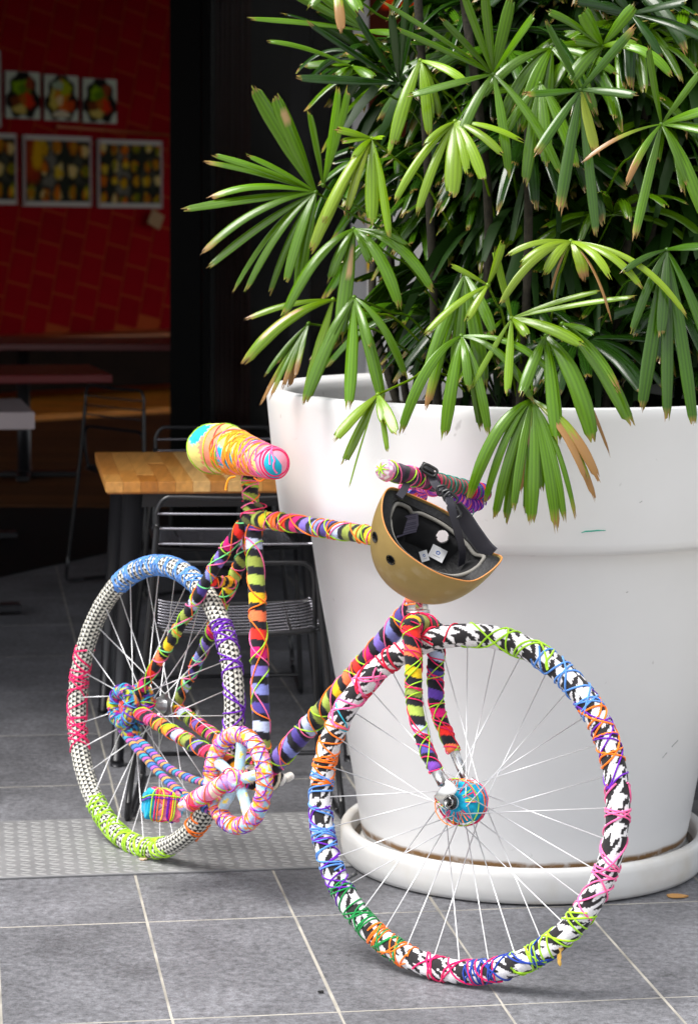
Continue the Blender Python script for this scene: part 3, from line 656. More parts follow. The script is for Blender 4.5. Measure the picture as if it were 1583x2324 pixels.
tangle(p, .024, ['magenta', 'pink', 'violet', 'lime'], o, 1, .016, .0013, 17)
ca0, ca1 = CC-.022*nR, B3(.318, -.160, -.100)
p = Path(spline([ca0, (ca0+ca1)/2, ca1], 40)); o = wrapped('crank_arm', p, .0175, stripes(3, .026, .6, .3, cyc=['#f49ac0', '#d8c8ec', '#ee4a56', '#f7d8e4', '#b89ad8', '#f7e0c8'], dark=False), bike, seg=24, step=.002, lump=.06)
for i, c in enumerate(['pink', 'magenta', 'orange', 'lime']): yarn(p, .0175, c, o, 0, None, .03+.01*i, i, .0013, .8, 70+i, 1 if i % 2 else -1)
cb0, cb1 = B3(.437, -.079, .030), B3(.441, -.082, .058)
p = Path(spline([cb0, (cb0+cb1)/2, cb1], 30)); o = wrapped('crank_arm', p, .014, stripes(1, .02, .6, .3, cyc=['#e9dcc0', '#a9bd55', '#f2f0ea']), bike, seg=20, step=.002, lump=.06); o['label'] = 'far crank arm in cream cloth'
p = Path(spline([cb1-.005*nR, cb1+.018*nR+.012*uR], 16)); wrapped('pedal_spindle', p, .0095, stripes(1, .03, 1, .3, cyc=['#f2f0ea', '#e0dcd4']), bike, seg=16, step=.002, lump=.1)
# near pedal: bundled block
pedal_c = B3(.268, -.168, -.125)
mb = MB(); n1, n2 = 44, 44; G = []; C_ = []
th = np.linspace(0, 2*pi, n1, endpoint=False); ph = np.linspace(-pi/2, pi/2, n2); TH, PH = np.meshgrid(th, ph, indexing='ij')
def sq(x, e=.35): return np.sign(x)*np.abs(x)**e
a_ = sq(np.cos(PH), .3)*sq(np.cos(TH)); b_ = sq(np.cos(PH), .3)*sq(np.sin(TH)); c_ = sq(np.sin(PH), .3)
pd = nz(RT*.96+FW*.25-DN*(-.12)); pu = nz(-DN+.0*RT); pu = nz(pu-pd*np.dot(pu, pd)); pn = np.cross(pd, pu)
lump = 1+.05*np.sin(5*TH+3*PH)+.04*np.sin(9*PH)
G = pedal_c+lump[..., None]*(a_[..., None]*pd*.040+b_[..., None]*pu*.031+c_[..., None]*pn*.024)
t_ = a_+.12*b_
C_ = np.where((t_ < -.42)[..., None], np.array(lin('#1e9fc4')), np.where((t_ > .80)[..., None], np.array(lin('#3ab4d0')), np.array(lin('#f07a96'))))*(.85+.3*nr.rand(*TH.shape))[..., None]
mb.grid(G, True, False, col=C_); pedal = mb.build('pedal', M_knit, bike)
q = np.random.RandomState(5)
for c3, nn in (('purple', 3), ('lime', 3), ('magenta', 2), ('orange', 1), ('yellow', 2)):
    mb = MB()
    for k in range(nn):
        tl = q.uniform(-1.4, 1.4); off = q.uniform(-.6, .7); t = np.linspace(0, 2*pi, 40)
        e = lambda x: np.sign(x)*np.abs(x)**.4
        A = off+.6*np.sin(tl)*np.sin(t); A = np.clip(A, -.98, .98)
        if k % 3 == 2: L_ = pedal_c+1.06*(e(np.cos(t))[:, None]*pd*.041+np.clip(off+.3*np.sin(t), -.95, .95)[:, None]*pu*.032+e(np.sin(t))[:, None]*pn*.025)
        else: L_ = pedal_c+1.06*(A[:, None]*pd*.041+e(np.cos(t))[:, None]*pu*.032+e(np.sin(t))[:, None]*pn*.025)
        mb.tube(L_, .0016, 5)
    mb.build('yarn_wrap', ymat(c3), pedal)
p = Path(spline([ca1, pedal_c+pd*.03], 12)); wrapped('pedal_spindle', p, .012, patches(PAST, .01, 2), bike, seg=16, step=.002)
# chain: wrapped lower and upper run
chcol = stripes(2, .0125, .55, .5, cyc=['#b05ac8', '#e08a50', '#3a9cc0', '#c85aa8', '#e0a050', '#4a7ad0'], dark=True)
def chc(s, th):
    C = chcol(s, th); k = (np.abs(C-LCH*1.0).max(-1) < .03); C[k] = np.array(lin('#15486c')); return C
p = Path(spline([B3(-.045, .035, -.062), B3(-.052, -.005, -.064), B3(-.03, -.045, -.064), B3(.10, -.105, -.062), B3(.24, -.148, -.062), B3(.36, -.166, -.062)], 80))
wrapped('chain', p, .0095, chc, bike, seg=16, step=.0015, lump=.06)
p = Path(spline([B3(.0, -.062, -.05), B3(.08, -.078, -.056), B3(.18, -.106, -.060), B3(.30, -.112, -.06), B3(.35, -.10, -.062)], 60)); o = wrapped('chain', p, .0085, chc, bike, seg=16, step=.0015, lump=.06); o['label'] = 'upper run of the wrapped chain'
# --- saddle
sr, sn = at(452, 1022, 5.14), at(640, 1052, 4.90)
tt = .5-.5*np.cos(np.linspace(0, pi, 110)); th = np.linspace(0, 2*pi, 96, endpoint=False); ax = sn-sr; Ls = np.linalg.norm(ax); ax = nz(ax)
Nw = nz(nR-ax*np.dot(nR, ax)); Nu = nz(np.cross(Nw, ax)); Nu = Nu*np.sign(Nu[2])
kk = [0, .03, .1, .22, .36, .5, .64, .78, .9, .97, 1.0]
endf = np.sqrt(np.clip(1-(1-np.clip(tt/.16, 0, 1))**2, 0, 1))*np.sqrt(np.clip(1-(1-np.clip((1-tt)/.09, 0, 1))**2, 0, 1))
wv = np.interp(tt, kk, [.045, .050, .058, .063, .060, .050, .041, .034, .032, .031, .030]); hv = np.interp(tt, kk, [.044, .046, .051, .054, .051, .043, .038, .034, .032, .031, .030])
wv = np.convolve(np.pad(wv, 3, 'edge'), np.ones(7)/7, 'valid')*endf+1e-4; hv = np.convolve(np.pad(hv, 3, 'edge'), np.ones(7)/7, 'valid')*endf+1e-4
up_ = np.interp(tt, [0, .3, 1], [.004, .012, -.004])
S_, TH = np.meshgrid(tt, th, indexing='ij')
Gs = sr+(tt*Ls)[:, None, None]*ax+up_[:, None, None]*Nu+np.cos(TH)[..., None]*Nw*wv[:, None, None]+np.sin(TH)[..., None]*Nu*hv[:, None, None]
def arg(s, th):
    u = s*Ls/.052+.25; v = th/(2*pi)*6.0; a = np.floor(u+.35*np.abs((v % 1)-.5)+.06*np.sign(np.sin(th*30))); b = np.floor(v+.5*np.abs((u % 1)-.5)+.05*np.sign(np.sin(s*200)))
    k = ((a+3*b) % 5).astype(int); cc = np.array([lin(x) for x in ('#f2dc7c', '#f4866a', '#18a4c6', '#f4906c', '#eede80')]); C = cc[k]
    C = np.where(((s > .93) & (np.cos(th-3.6) > .2))[..., None], np.array(lin('#22acc8')), np.where((s > .84)[..., None], np.array(lin('#f09ab0')), C)); return C*(.92+.16*nr.rand(*s.shape))[..., None]
mb = MB(); mb.grid(Gs, False, True, col=arg(S_, TH)); sad = mb.build('saddle', M_knit, bike)
def on_saddle(t, a, off=.001):
    w_ = np.interp(t, tt, wv); h_ = np.interp(t, tt, hv); u_ = np.interp(t, tt, up_)
    return sr+(t*Ls)[:, None]*ax+u_[:, None]*Nu+(np.cos(a)*(w_+off))[:, None]*Nw+(np.sin(a)*(h_+off))[:, None]*Nu
def syarn(c, t0, t1, turns, seed, ry=.0017, rev=1, wob=.04):
    q = np.random.RandomState(seed); n = int(turns*26)+20; x = np.linspace(0, 1, n); t = t0+(t1-t0)*x+wob*np.sin(x*turns*5+q.rand()*6)+wob*.6*np.sin(x*turns*9.3+q.rand()*6)+.03*np.sin(x*turns*2*pi+q.rand()*6)
    t = np.clip(t, .01, .985); a = q.rand()*6+rev*2*pi*turns*x; mb = MB(); mb.tube(on_saddle(t, a), ry, 5); mb.build('yarn_wrap', ymat(c), sad)
syarn('lime', .06, .5, 1.6, 1, .0014); syarn('lime', .12, .5, 2.2, 2, .0014, -1); syarn('amber', .42, .68, 8, 3, .0019); syarn('amber', .70, .44, 7, 4, .0019, -1); syarn('orange', .44, .68, 3, 5)
syarn('yellow', .5, .80, 4, 6, .0016); syarn('pink', .38, .96, 4, 7, .0018, wob=.05); syarn('pink', .90, .6, 3.5, 8, .0018, -1); syarn('magenta', .90, .975, 2.2, 9, .0018, wob=.005); syarn('crimson', .05, .4, .9, 10, .0012)
syarn('pink', .6, .93, 3, 12, .0016)
mb = MB(); mb.tube(spline([at(606, 1082, 4.93), at(590, 1092, 4.93), at(575, 1084, 4.93)], 14), .0016, 5); mb.build('yarn_strand', ymat('orange'), sad)
mb = MB(); mb.tube(spline([at(533, 1082, 4.93), at(520, 1086, 4.92), at(514, 1100, 4.92), at(512, 1112, 4.92)], 14), .0022, 5); mb.build('yarn_strand', ymat('amber'), sad)

# --- fork, crown, handlebar
fcyc = ['#ee2f26', '#fb7a4c', '#f2c61f', '#8f9c46', '#a9bd55', '#b9c4e2', '#5a52a8', '#7c48b0', '#d81873', '#ee2f26']
def fblade(pts, c, seed, lab, r0=.0175, r1=.0125, s_=3):
    P = [F3(a, b, c) for a, b in pts]; p = Path(spline(P, 70)); o = wrapped('fork_blade', p, lambda t: r0+(r1-r0)*t, stripes(-.365, .0375, .5, .1, cyc=(fcyc if s_ == 3 else ['#8f9c46', '#b9c4e2', '#4c3f8e', '#5a3a9c', '#d81873', '#ee2f26', '#fb7a4c', '#f2b81f'])), bike, seg=28, step=.002, lump=.04, seed=seed)
    for i, c3 in enumerate(['magenta', 'lime', 'magenta', 'lime', 'crimson']): yarn(p, lambda t: r0+(r1-r0)*t, c3, o, .01, None, .045+.012*i, i*1.3+seed, .0013, .5, seed+i, 1 if i % 2 else -1)
    o['label'] = lab; return p
fblade([(-.132, .332), (-.122, .30), (-.111, .24), (-.099, .17), (-.070, .10), (-.036, .050)], -.052, 3, 'near fork blade with red, yellow and lime bands', s_=3)
fblade([(-.134, .330), (-.124, .30), (-.119, .24), (-.108, .173), (-.080, .12), (-.058, .085)], .050, 8, 'far fork blade with navy and magenta bands', s_=1)
mb = MB(); mb.tube([F3(-.044, .062, -.052), F3(-.022, .030, -.052)], [.0105, .0085], 14); mb.box(F3(-.012, .016, -.052), (.030, .044, .006), np.stack([nz(dF*.8-uF*.5), nz(uF*.8+dF*.5), nF], 1), bev=.0015); mb.tube([F3(0, 0, -.049), F3(0, 0, -.055)], .0145, 20); mb.build('dropout', M_chrome, bike)
mb = MB(); mb.tube([F3(-.066, .10, .050), F3(-.03, .042, .050)], [.010, .008], 12); mb.box(F3(-.016, .02, .050), (.026, .045, .005), np.stack([nz(dF*.8-uF*.5), nz(uF*.8+dF*.5), nF], 1), bev=.001); mb.build('dropout', M_chrome, bike)
crn = Path(spline([F3(-.134, .318, -.040), F3(-.137, .322, 0), F3(-.135, .318, .060)], 30)); o = wrapped('fork_crown', crn, .020, stripes(1, .036, .55, .2, cyc=['#8f9c46', '#e8a81f', '#8f9c46', '#4a5030']), bike, seg=24, step=.002, lump=.04)
yarn(crn, .022, 'magenta', o, 0, None, .04, 0, .0014); yarn(crn, .022, 'crimson', o, 0, None, .05, 2, .0014)
mb = MB(); A0, A1 = B3(.880, .312), B3(.872, .346); mb.tube([A0, A1], .021, 28); mb.tube([A0*.6+A1*.4, A0*.4+A1*.6], .0235, 28); mb.build('headset', M_chrome, bike)
BC = at(988, 1094, 4.50)
HB = [BC-.208*nF, BC-.10*nF, BC+.10*nF, BC+.208*nF]
hp = Path(spline(HB, 70)); hr_ = lambda t: .0175+.0015*np.exp(-(t/.1)**2)
def barcol(s, th):
    C1 = stripes(2, .034, .5, .3, cyc=['#4a2a48', '#8a2058', '#3a3a50', '#6a2a50'])(s, th); x = s/.0145+.5*np.sin(th+1); k = (x % 1) < .45
    C2 = np.where(k[..., None], np.array(lin('#b83a4c')), np.array(lin('#14523c')))*(.85+.3*nr.rand(*s.shape))[..., None]
    C3 = np.where((((s/.02) % 1) < .5)[..., None], np.array(lin('#5a2a8a')), np.array(lin('#c02a4c')))
    C0 = np.where((np.sin(th*5)*np.sin(s*500) > .1)[..., None], np.array(lin('#f2e8ee')), np.array(lin('#d890b8')))
    C = np.where((s < .19)[..., None], C1, C2); C = np.where((s < .022)[..., None], C0, C); C = np.where(((s > .33) & (s < .40))[..., None], C3, C); return np.where((s > .402)[..., None], np.array(lin('#0f4a38')), C)
hb = wrapped('handlebar', hp, hr_, barcol, bike, seg=28, step=.0018, lump=.035)
yarn(hp, hr_, 'pink', hb, .015, .16, .042, 0, .0014, .6, 1); yarn(hp, hr_, 'lime', hb, .02, .17, .05, 2, .0013, .8, 2, -1); yarn(hp, hr_, 'magenta', hb, .10, .2, .04, 3, .0013, .8, 4)
yarn(hp, hr_, 'teal', hb, .2, .40, .03, 0, .0012, .8, 5); yarn(hp, hr_, 'purple', hb, .33, .40, .02, 0, .0015, .8, 7); yarn(hp, hr_, 'crimson', hb, .34, .405, .03, 0, .0014, .8, 8, -1)
mb = MB(); q = np.random.RandomState(9); e0 = HB[0]; t1, t2 = dF, uF
for k in range(7):
    a = k*.9; mb.tube(spline([e0+.016*(cos(a)*t1+sin(a)*t2)+.010*nF, e0+.010*(cos(a)*t1+sin(a)*t2)-.0003*nF, e0-.002*nF, e0-.010*(cos(a+.3)*t1+sin(a+.3)*t2)-.0003*nF], 14), .0008, 5)
mb.build('yarn_strand', ymat('lime'), hb)
camr_, camu_ = nz(RT), nz(-DN)
# stem, wrapped in purple and pink
stop = B3(.835, .515)
st = Path(spline([stop, stop+.035*uR+.0*dR, (stop+BC)/2+.03*uR-.01*dR, BC-.012*uF], 50))
stc = stripes(1, .007, 1.0, .6, cyc=['#8a3fc0', '#ee4aa0', '#5a3aa8', '#e8604c', '#b04ad0', '#f07ab8'], dark=False)
o = wrapped('stem', st, .0165, stc, bike, seg=24, step=.0015, lump=.05); yarn(st, .0165, 'pink', o, 0, None, .018, 0, .0015, .8, 3); yarn(st, .0165, 'violet', o, 0, None, .022, 2, .0015, .8, 4, -1)
bq = at(940, 1105, 4.47); lp = Path(spline([bq+.02*camr_+.012*camu_, bq+.0*camr_+.010*camu_, bq-.014*camr_, bq-.008*camr_-.018*camu_, bq+.012*camr_-.045*camu_], 40))
o = wrapped('brake_bundle', lp, .0145, stc, bike, seg=20, step=.0015, lump=.06); yarn(lp, .0145, 'pink', o, 0, None, .012, 0, .0013, .8, 5); yarn(lp, .0145, 'blue', o, 0, None, .02, 2, .0013, .8, 6)
lp = Path(spline([BC+.07*nF-.014*uF, BC+.11*nF-.026*uF, BC+.15*nF-.028*uF, BC+.185*nF-.016*uF], 40))
o = wrapped('brake_bundle', lp, .0135, stc, bike, seg=20, step=.0015, lump=.06); yarn(lp, .0135, 'purple', o, 0, None, .012, 0, .0015, .8, 7)
for k in (0, 1):
    mb = MB(); q0 = at(1062+8*k, 1136, 4.60); pts = [q0+np.array([.004*sin(i*1.3+k*pi)*(1 if i else 0), 0, -.0062*i]) for i in range(9)]; mb.tube(spline(pts, 40), .0011, 5); mb.build('yarn_strand', ymat('teal'), hb)
# loose scrap of gold cloth on the front tyre and a valve
a = radians(90-4.55*30); mb = MB(); c0 = F3(RC*cos(a), RC*sin(a), -.012)+.022*(cos(a)*dF+sin(a)*uF); q = np.random.RandomState(4)
G = np.array([[c0+.004*(i-4)*uF*1.0+(.003*j+.002*q.rand()*(1 if j else 0)+.002*sin(i*1.7))*(cos(a)*dF+sin(a)*uF)-.003*sin(i+j)*nF for j in range(4)] for i in range(11)])
mb.grid(G); G_ = G+.0008*nF; mb.grid(G_[:, ::-1]); mb.build('cloth_scrap', mat('gold_cloth', (.45, .27, .05), .7), FWh)
a = radians(90-7.75*30); e = cos(a)*dF+sin(a)*uF; mb = MB(); mb.tube([CF+(RC-.018)*e, CF+(RC-.042)*e], .0032, 10); mb.tube([CF+(RC-.036)*e, CF+(RC-.046)*e], .0042, 10); mb.build('valve', mat('dark_rubber', (.05, .05, .05), .5), FWh)
# ------------------------------------------------------------------ helmet hanging from the handlebar
HC = at(992, 1213, 4.28)
camr, camu, camt = nz(RT), nz(-DN), nz(-FW)
Nn = nz(.42*camr+.62*camu*1.08+.58*camt); Lx = nz(.83*camr-.56*camu); Lx = nz(Lx-Nn*np.dot(Lx, Nn)); Wx = np.cross(Nn, Lx)
HR = np.stack([Lx, Wx, Nn], 1)
helmet = empty('helmet', HC, 'matt gold skate helmet hanging upside down by its black straps from the handlebar', 'helmet')
HL, HW, HD = .119, .090, .140
def edge(phi):                                  # height of the shell rim above the opening plane
    return .014*np.cos(2*phi)+.010*np.exp(-((phi)/.30)**2)-.007*np.exp(-((np.abs(phi)-.62)/.22)**2)+.004*np.cos(4*phi)
def shellgrid(k, nphi=200, nt=70, lift=0., low=0.):
    ph = np.linspace(-pi, pi, nphi, endpoint=False); G = np.zeros((nt, nphi, 3))
    for i, t in enumerate(np.linspace(0, 1, nt)):
        zt = edge(ph)*(1-t)**2+lift*(1-t)**4
        a = t*pi/2*.985; G[i, :, 0] = HL*k*np.cos(ph)*np.cos(a)**.85*(1+.02*(1-t)); G[i, :, 1] = HW*k*np.sin(ph)*np.cos(a)**.85; G[i, :, 2] = zt-(HD-(1-k)*.12)*np.sin(a)**1.05
    return G
def loc2w(G): return G@HR.T+HC
def closed_shell(ko, ki, lift_o, lift_i, name, m, bulge=.0):
    A, Bg = shellgrid(ko, lift=lift_o), shellgrid(ki, lift=lift_i)
    G = np.concatenate([A[::-1], Bg], 0); mb = MB(); mb.grid(G, False, True); n = G.shape[1]; tot = G.shape[0]
    mb.f.append(tuple(range(n))[::1]); mb.f.append(tuple((tot-1)*n+k for k in range(n))[::-1]); mb.v = [np.concatenate(mb.v)@HR.T+HC]
    bm = bmesh.new(); o = mb.build(name, m, helmet); bm.from_mesh(o.data); bmesh.ops.recalc_face_normals(bm, faces=bm.faces); bm.to_mesh(o.data); bm.free(); return o
M_gold = mat('matt_gold_paint', (.37, .255, .085), .45, .5, bump=.25, bscale=900, bdist=.0006, var=.06, vscale=30)
nt = M_gold.node_tree; b = nt.nodes['Principled BSDF']; tc = nt.nodes.new('ShaderNodeTexCoord'); n_ = nt.nodes.new('ShaderNodeTexNoise'); n_.inputs['Scale'].default_value = 22; n_.inputs['Detail'].default_value = 5
nt.links.new(tc.outputs['Object'], n_.inputs[0]); r_ = nt.nodes.new('ShaderNodeMapRange'); r_.inputs[1].default_value = .60; r_.inputs[2].default_value = .72; r_.inputs[4].default_value = .22; nt.links.new(n_.outputs[0], r_.inputs[0])
x_ = nt.nodes.new('ShaderNodeMix'); x_.data_type = 'RGBA'; src = b.inputs['Base Color'].links[0].from_socket; nt.links.new(r_.outputs[0], x_.inputs[0]); nt.links.new(src, x_.inputs[6]); x_.inputs[7].default_value = (.62, .52, .36, 1); nt.links.new(x_.outputs[2], b.inputs['Base Color'])
M_foam = mat('black_foam', (.010, .010, .011), .55, spec=.3, var=.5, vscale=150, bump=.6, bscale=220, bdist=.002)
shell = closed_shell(1.0, .975, .0, .0, 'shell', M_gold)
liner = closed_shell(.972, .80, -.004, -.010, 'foam_liner', M_foam)
# vent holes through shell and liner: faces cut away, each hole lined with a short sleeve
def hit(x, y):                                  # point of the outer dome seen at (x, y)
    d = RT*(x-CX)/FPX + DN*(y-CY)/FPX + FW; o = (CAM-HC)@HR; dd = d@HR; s_ = np.array([HL, HW, HD]); a = ((dd/s_)**2).sum(); b2 = 2*(o*dd/s_**2).sum(); c2 = ((o/s_)**2).sum()-1
    t = (-b2-math.sqrt(max(0, b2*b2-4*a*c2)))/(2*a); q = o+dd*t; nrm = q/s_**2; return q@HR.T+HC, nz(nrm@HR.T)
def ray_liner(x, y, k=.80):
    d = RT*(x-CX)/FPX + DN*(y-CY)/FPX + FW; o = (CAM-HC)@HR; dd = d@HR; s_ = np.array([HL*k, HW*k, HD-.024]); a = ((dd/s_)**2).sum(); b2 = 2*(o*dd/s_**2).sum(); c2 = ((o/s_)**2).sum()-1
    t = (-b2+math.sqrt(max(0, b2*b2-4*a*c2)))/(2*a); q = o+dd*t; return (q@HR.T+HC), nz(-(q/s_**2)@HR.T)
holes = []
for x, y in [(852, 1219), (887, 1270)]:
    p_, n__ = hit(x, y); holes.append((p_-n__*.012, n__, .0090, .022, .0148))
ql, _n = ray_liner(1003, 1217); holes.append((ql, nz(ql-CAM), .0120, .06, .001))
for o in (shell, liner):
    bm = bmesh.new(); bm.from_mesh(o.data); W_o = np.array(o.matrix_basis.translation)+np.array(helmet.location); kill = []
    for f in bm.faces:
        c_ = np.array(f.calc_center_median())
        for p_, a_, r_, L_, _e in holes:
            v_ = c_-p_; al = v_@a_
            if abs(al) < L_ and np.linalg.norm(v_-al*a_) < r_: kill.append(f); break
    bmesh.ops.delete(bm, geom=kill, context='FACES'); bm.to_mesh(o.data); bm.free(); smoothobj(o, 35)
for p_, a_, r_, L_, e_ in holes:
    mb = MB(); b1 = nz(np.cross(a_, camu)); b2 = np.cross(a_, b1); th = np.linspace(0, 2*pi, 28, endpoint=False); depth = .018 if L_ < .05 else .016
    pr_ = [(r_+.0012, e_-.0008), (r_+.0004, e_+.0002), (r_-.0004, e_-.0008), (r_-.0005, e_-depth)] if L_ < .05 else [(r_+.0015, -.020), (r_-.0006, -.020), (r_-.0006, .036), (r_+.001, .036)]
    G = np.array([[p_+a_*z+rr_*(cos(t)*b1+sin(t)*b2) for t in th] for rr_, z in pr_]); mb.grid(G, False, True); mb.build('hole_sleeve', M_foam, helmet)
# orange bare edge of the shell
phs = np.linspace(-pi, pi, 140, endpoint=False); E_ = np.stack([HL*1.008*np.cos(phs), HW*.99*np.sin(phs), edge(phs)+.0005], 1)
mb = MB(); mb.tube(loc2w(E_), .0013, 6, closed=True); mb.build('shell_rim', mat('orange_rim', (.60, .24, .06), .5), helmet)
# padding strip and pads
M_pad = mat('grey_padding_edge', (.20, .19, .17), .9, bump=.4, bscale=500); M_padb = mat('black_padding', (.006, .006, .007), .95)
def inner(ph, t, k=.79, off=0):
    ph = np.asarray(ph, float); t = np.asarray(t, float); a = t*pi/2
    return np.stack([HL*k*np.cos(ph)*np.cos(a)**.85, HW*k*np.sin(ph)*np.cos(a)**.85, (edge(ph)-.010)*(1-t)**2-(HD-(1-k)*.12)*np.sin(a)**1.05+off], -1)
def pad(ph0, ph1, t0, t1, name='pad'):
    m = MB(); P_, T_ = np.meshgrid(np.linspace(ph0, ph1, 22), np.linspace(t0, t1, 10), indexing='ij')
    edgef = np.minimum(np.minimum((P_-ph0)/(ph1-ph0), (ph1-P_)/(ph1-ph0))*7, np.minimum((T_-t0)/(t1-t0), (t1-T_)/(t1-t0))*4); edgef = np.sqrt(np.clip(edgef, 0, 1))
    G = np.stack([inner(P_[i], T_[i], .79) for i in range(22)]); G2 = np.stack([inner(P_[i], T_[i], .70) for i in range(22)])
    m.grid(loc2w(G*(1-edgef[..., None])+G2*edgef[..., None])); o = m.build(name, M_padb, helmet)
    return o
pp_ = np.linspace(0, 2*pi, 160, endpoint=False); tl_ = .045+.05*np.exp(-((pp_-2.25)/.10)**2)+.04*np.exp(-((pp_-3.45)/.10)**2); mb = MB(); mb.tube(loc2w(inner(pp_, tl_, .785)), .0038, 8, closed=True); mb.build('padding_strip', M_pad, helmet)
pads = [pad(1.0, 2.2, .10, .50), pad(2.28, 3.35, .10, .50), pad(3.5, 4.9, .08, .34), pad(4.95, 5.9, .08, .3), pad(-.30, .55, .12, .55)]
for o in pads:
    bm = bmesh.new(); bm.from_mesh(o.data); p_, a_, r_, L_, _e = holes[2]; kill = [f for f in bm.faces if abs((np.array(f.calc_center_median())-p_)@a_) < .08 and np.linalg.norm((np.array(f.calc_center_median())-p_)-((np.array(f.calc_center_median())-p_)@a_)*a_) < r_]
    bmesh.ops.delete(bm, geom=kill, context='FACES'); bm.to_mesh(o.data); bm.free()
# stickers inside: faded grey one with lines, white one with a small blue ring
def sticker(cx_, cy_, w, h, Yd, rot, name, colf, nx=30, ny=24):
    c0 = at(cx_, cy_, Yd); nrm = nz(.55*camt+.45*camu-.2*camr); ex = nz(camr*cos(rot)+camu*sin(rot)); ex = nz(ex-nrm*np.dot(ex, nrm)); ey = np.cross(nrm, ex)
    u, v = np.meshgrid(np.linspace(-.5, .5, nx), np.linspace(-.5, .5, ny), indexing='ij'); G = c0+u[..., None]*w*ex+v[..., None]*h*ey
    m = MB(); m.grid(G, col=colf(u, v)); m.grid((G-nrm*.0012)[:, ::-1], col=colf(u, v)); m.build(name, M_print, helmet)
def st_white(u, v):
    C = np.ones(u.shape+(3,))*np.array([.75, .75, .76]); r = np.sqrt((u/.12)**2+((v-.05)/.14)**2); C[(r > .55) & (r < 1.1)] = lin('#2a5aa8'); C[(np.abs(v+.25) < .03) & (np.abs(u) < .25)] = .3; return C
def st_grey(u, v):
    C = np.ones(u.shape+(3,))*np.array(lin('#6c6878')); C[(np.sin(v*60) > .3) & (np.abs(u) < .4)] = lin('#4a4656'); return C
def sticker2(x, y, w, h, rot, name, colf):
    c0, nrm = ray_liner(x, y, .77); c0 = c0+nrm*.004; ex = nz(camr*cos(rot)+camu*sin(rot)); ex = nz(ex-nrm*np.dot(ex, nrm)); ey = np.cross(nrm, ex)
    u, v = np.meshgrid(np.linspace(-.5, .5, 30), np.linspace(-.5, .5, 24), indexing='ij'); G = c0+u[..., None]*w*ex+v[..., None]*h*ey+((u**2*w*w+v**2*h*h)*5)[..., None]*nrm
    m = MB(); m.grid(G, col=colf(u, v)); m.grid((G-nrm*.0008)[:, ::-1], col=colf(u, v)); m.build(name, M_print, helmet)
sticker2(994, 1256, .030, .024, -.45, 'sticker', st_white); sticker2(920, 1188, .045, .040, .1, 'sticker', st_grey); sticker2(962, 1262, .015, .02, .3, 'sticker', st_white)
# straps
M_web = mat('black_webbing', (.022, .021, .030), .7, bump=.3, bscale=600)
def ribbon(pts, w, name='strap', nrm=None, th_=.0012, n=50):
    P = spline(pts, n); T = nz(np.gradient(P, axis=0)); nn = camt if nrm is None else nz(nrm); Wd = nz(np.cross(T, nn)); Nn_ = np.cross(Wd, T)
    m = MB(); sec_ = [(-.5, -1), (.5, -1), (.5, 1), (-.5, 1)]; G = np.stack([P+Wd*a*w+Nn_*b*th_ for a, b in sec_], 1); m.grid(G, False, True); m.f.append((0, 1, 2, 3)); k = len(P)-1; m.f.append((k*4+3, k*4+2, k*4+1, k*4)); return m.build(name, M_web, helmet, smooth=False)
def hw(x, y, Y): return at(x, y, Y-.07 if y > 1100 else Y-.015)
b_near = BC-.03*nF
ribbon([hw(905, 1128, 4.37), hw(918, 1108, 4.40), hw(925, 1092, 4.43), hw(933, 1078, 4.46)], .014)
ribbon([hw(972, 1062, 4.44), hw(978, 1078, 4.435), hw(986, 1098, 4.42), hw(1000, 1110, 4.40), hw(1014, 1122, 4.37), hw(1020, 1142, 4.35)], .014)
ribbon([hw(1019, 1130, 4.34), hw(1024, 1150, 4.33), hw(1030, 1180, 4.33), hw(1040, 1215, 4.34), hw(1048, 1250, 4.36), hw(1046, 1282, 4.38)], .0155, nrm=camt*.8+camr*.5)
ribbon([hw(1016, 1128, 4.36), hw(1026, 1152, 4.37), hw(1034, 1162, 4.38), hw(1048, 1172, 4.39), hw(1060, 1180, 4.40)], .014)
ribbon([hw(1030, 1148, 4.365), hw(1050, 1172, 4.37), hw(1072, 1205, 4.37), hw(1096, 1238, 4.37), hw(1116, 1258, 4.365)], .030, nrm=camt*.75-camr*.2-camu*.5, th_=.003)
M_plastic = mat('black_plastic', (.015, .015, .016), .3)
def buckle(x, y, Y, w, h, rot, name='buckle'):
    c0 = hw(x, y, Y); ex = nz(camr*cos(rot)+camu*sin(rot)); ey = nz(-camr*sin(rot)+camu*cos(rot)); m = MB()
    pts = [c0+ex*w/2*sq(cos(t), .5)+ey*h/2*sq(sin(t), .5) for t in np.linspace(0, 2*pi, 25)[:-1]]; m.tube(pts, .0028, 8, closed=True)
    m.box(c0, (w*.95, .004, .004), np.stack([ex, ey, camt], 1), bev=.001); return m.build(name, M_plastic, helmet)
buckle(974, 1067, 4.43, .028, .015, -.5); buckle(1002, 1113, 4.385, .016, .016, .2); buckle(1013, 1122, 4.375, .014, .014, .3); buckle(1022, 1132, 4.36, .018, .022, .8); buckle(1030, 1160, 4.335, .016, .026, .5)
mb = MB(); mb.box(at(968, 1065, 4.43), (.026, .018, .016), HR, bev=.004); mb.build('buckle', M_plastic, helmet)
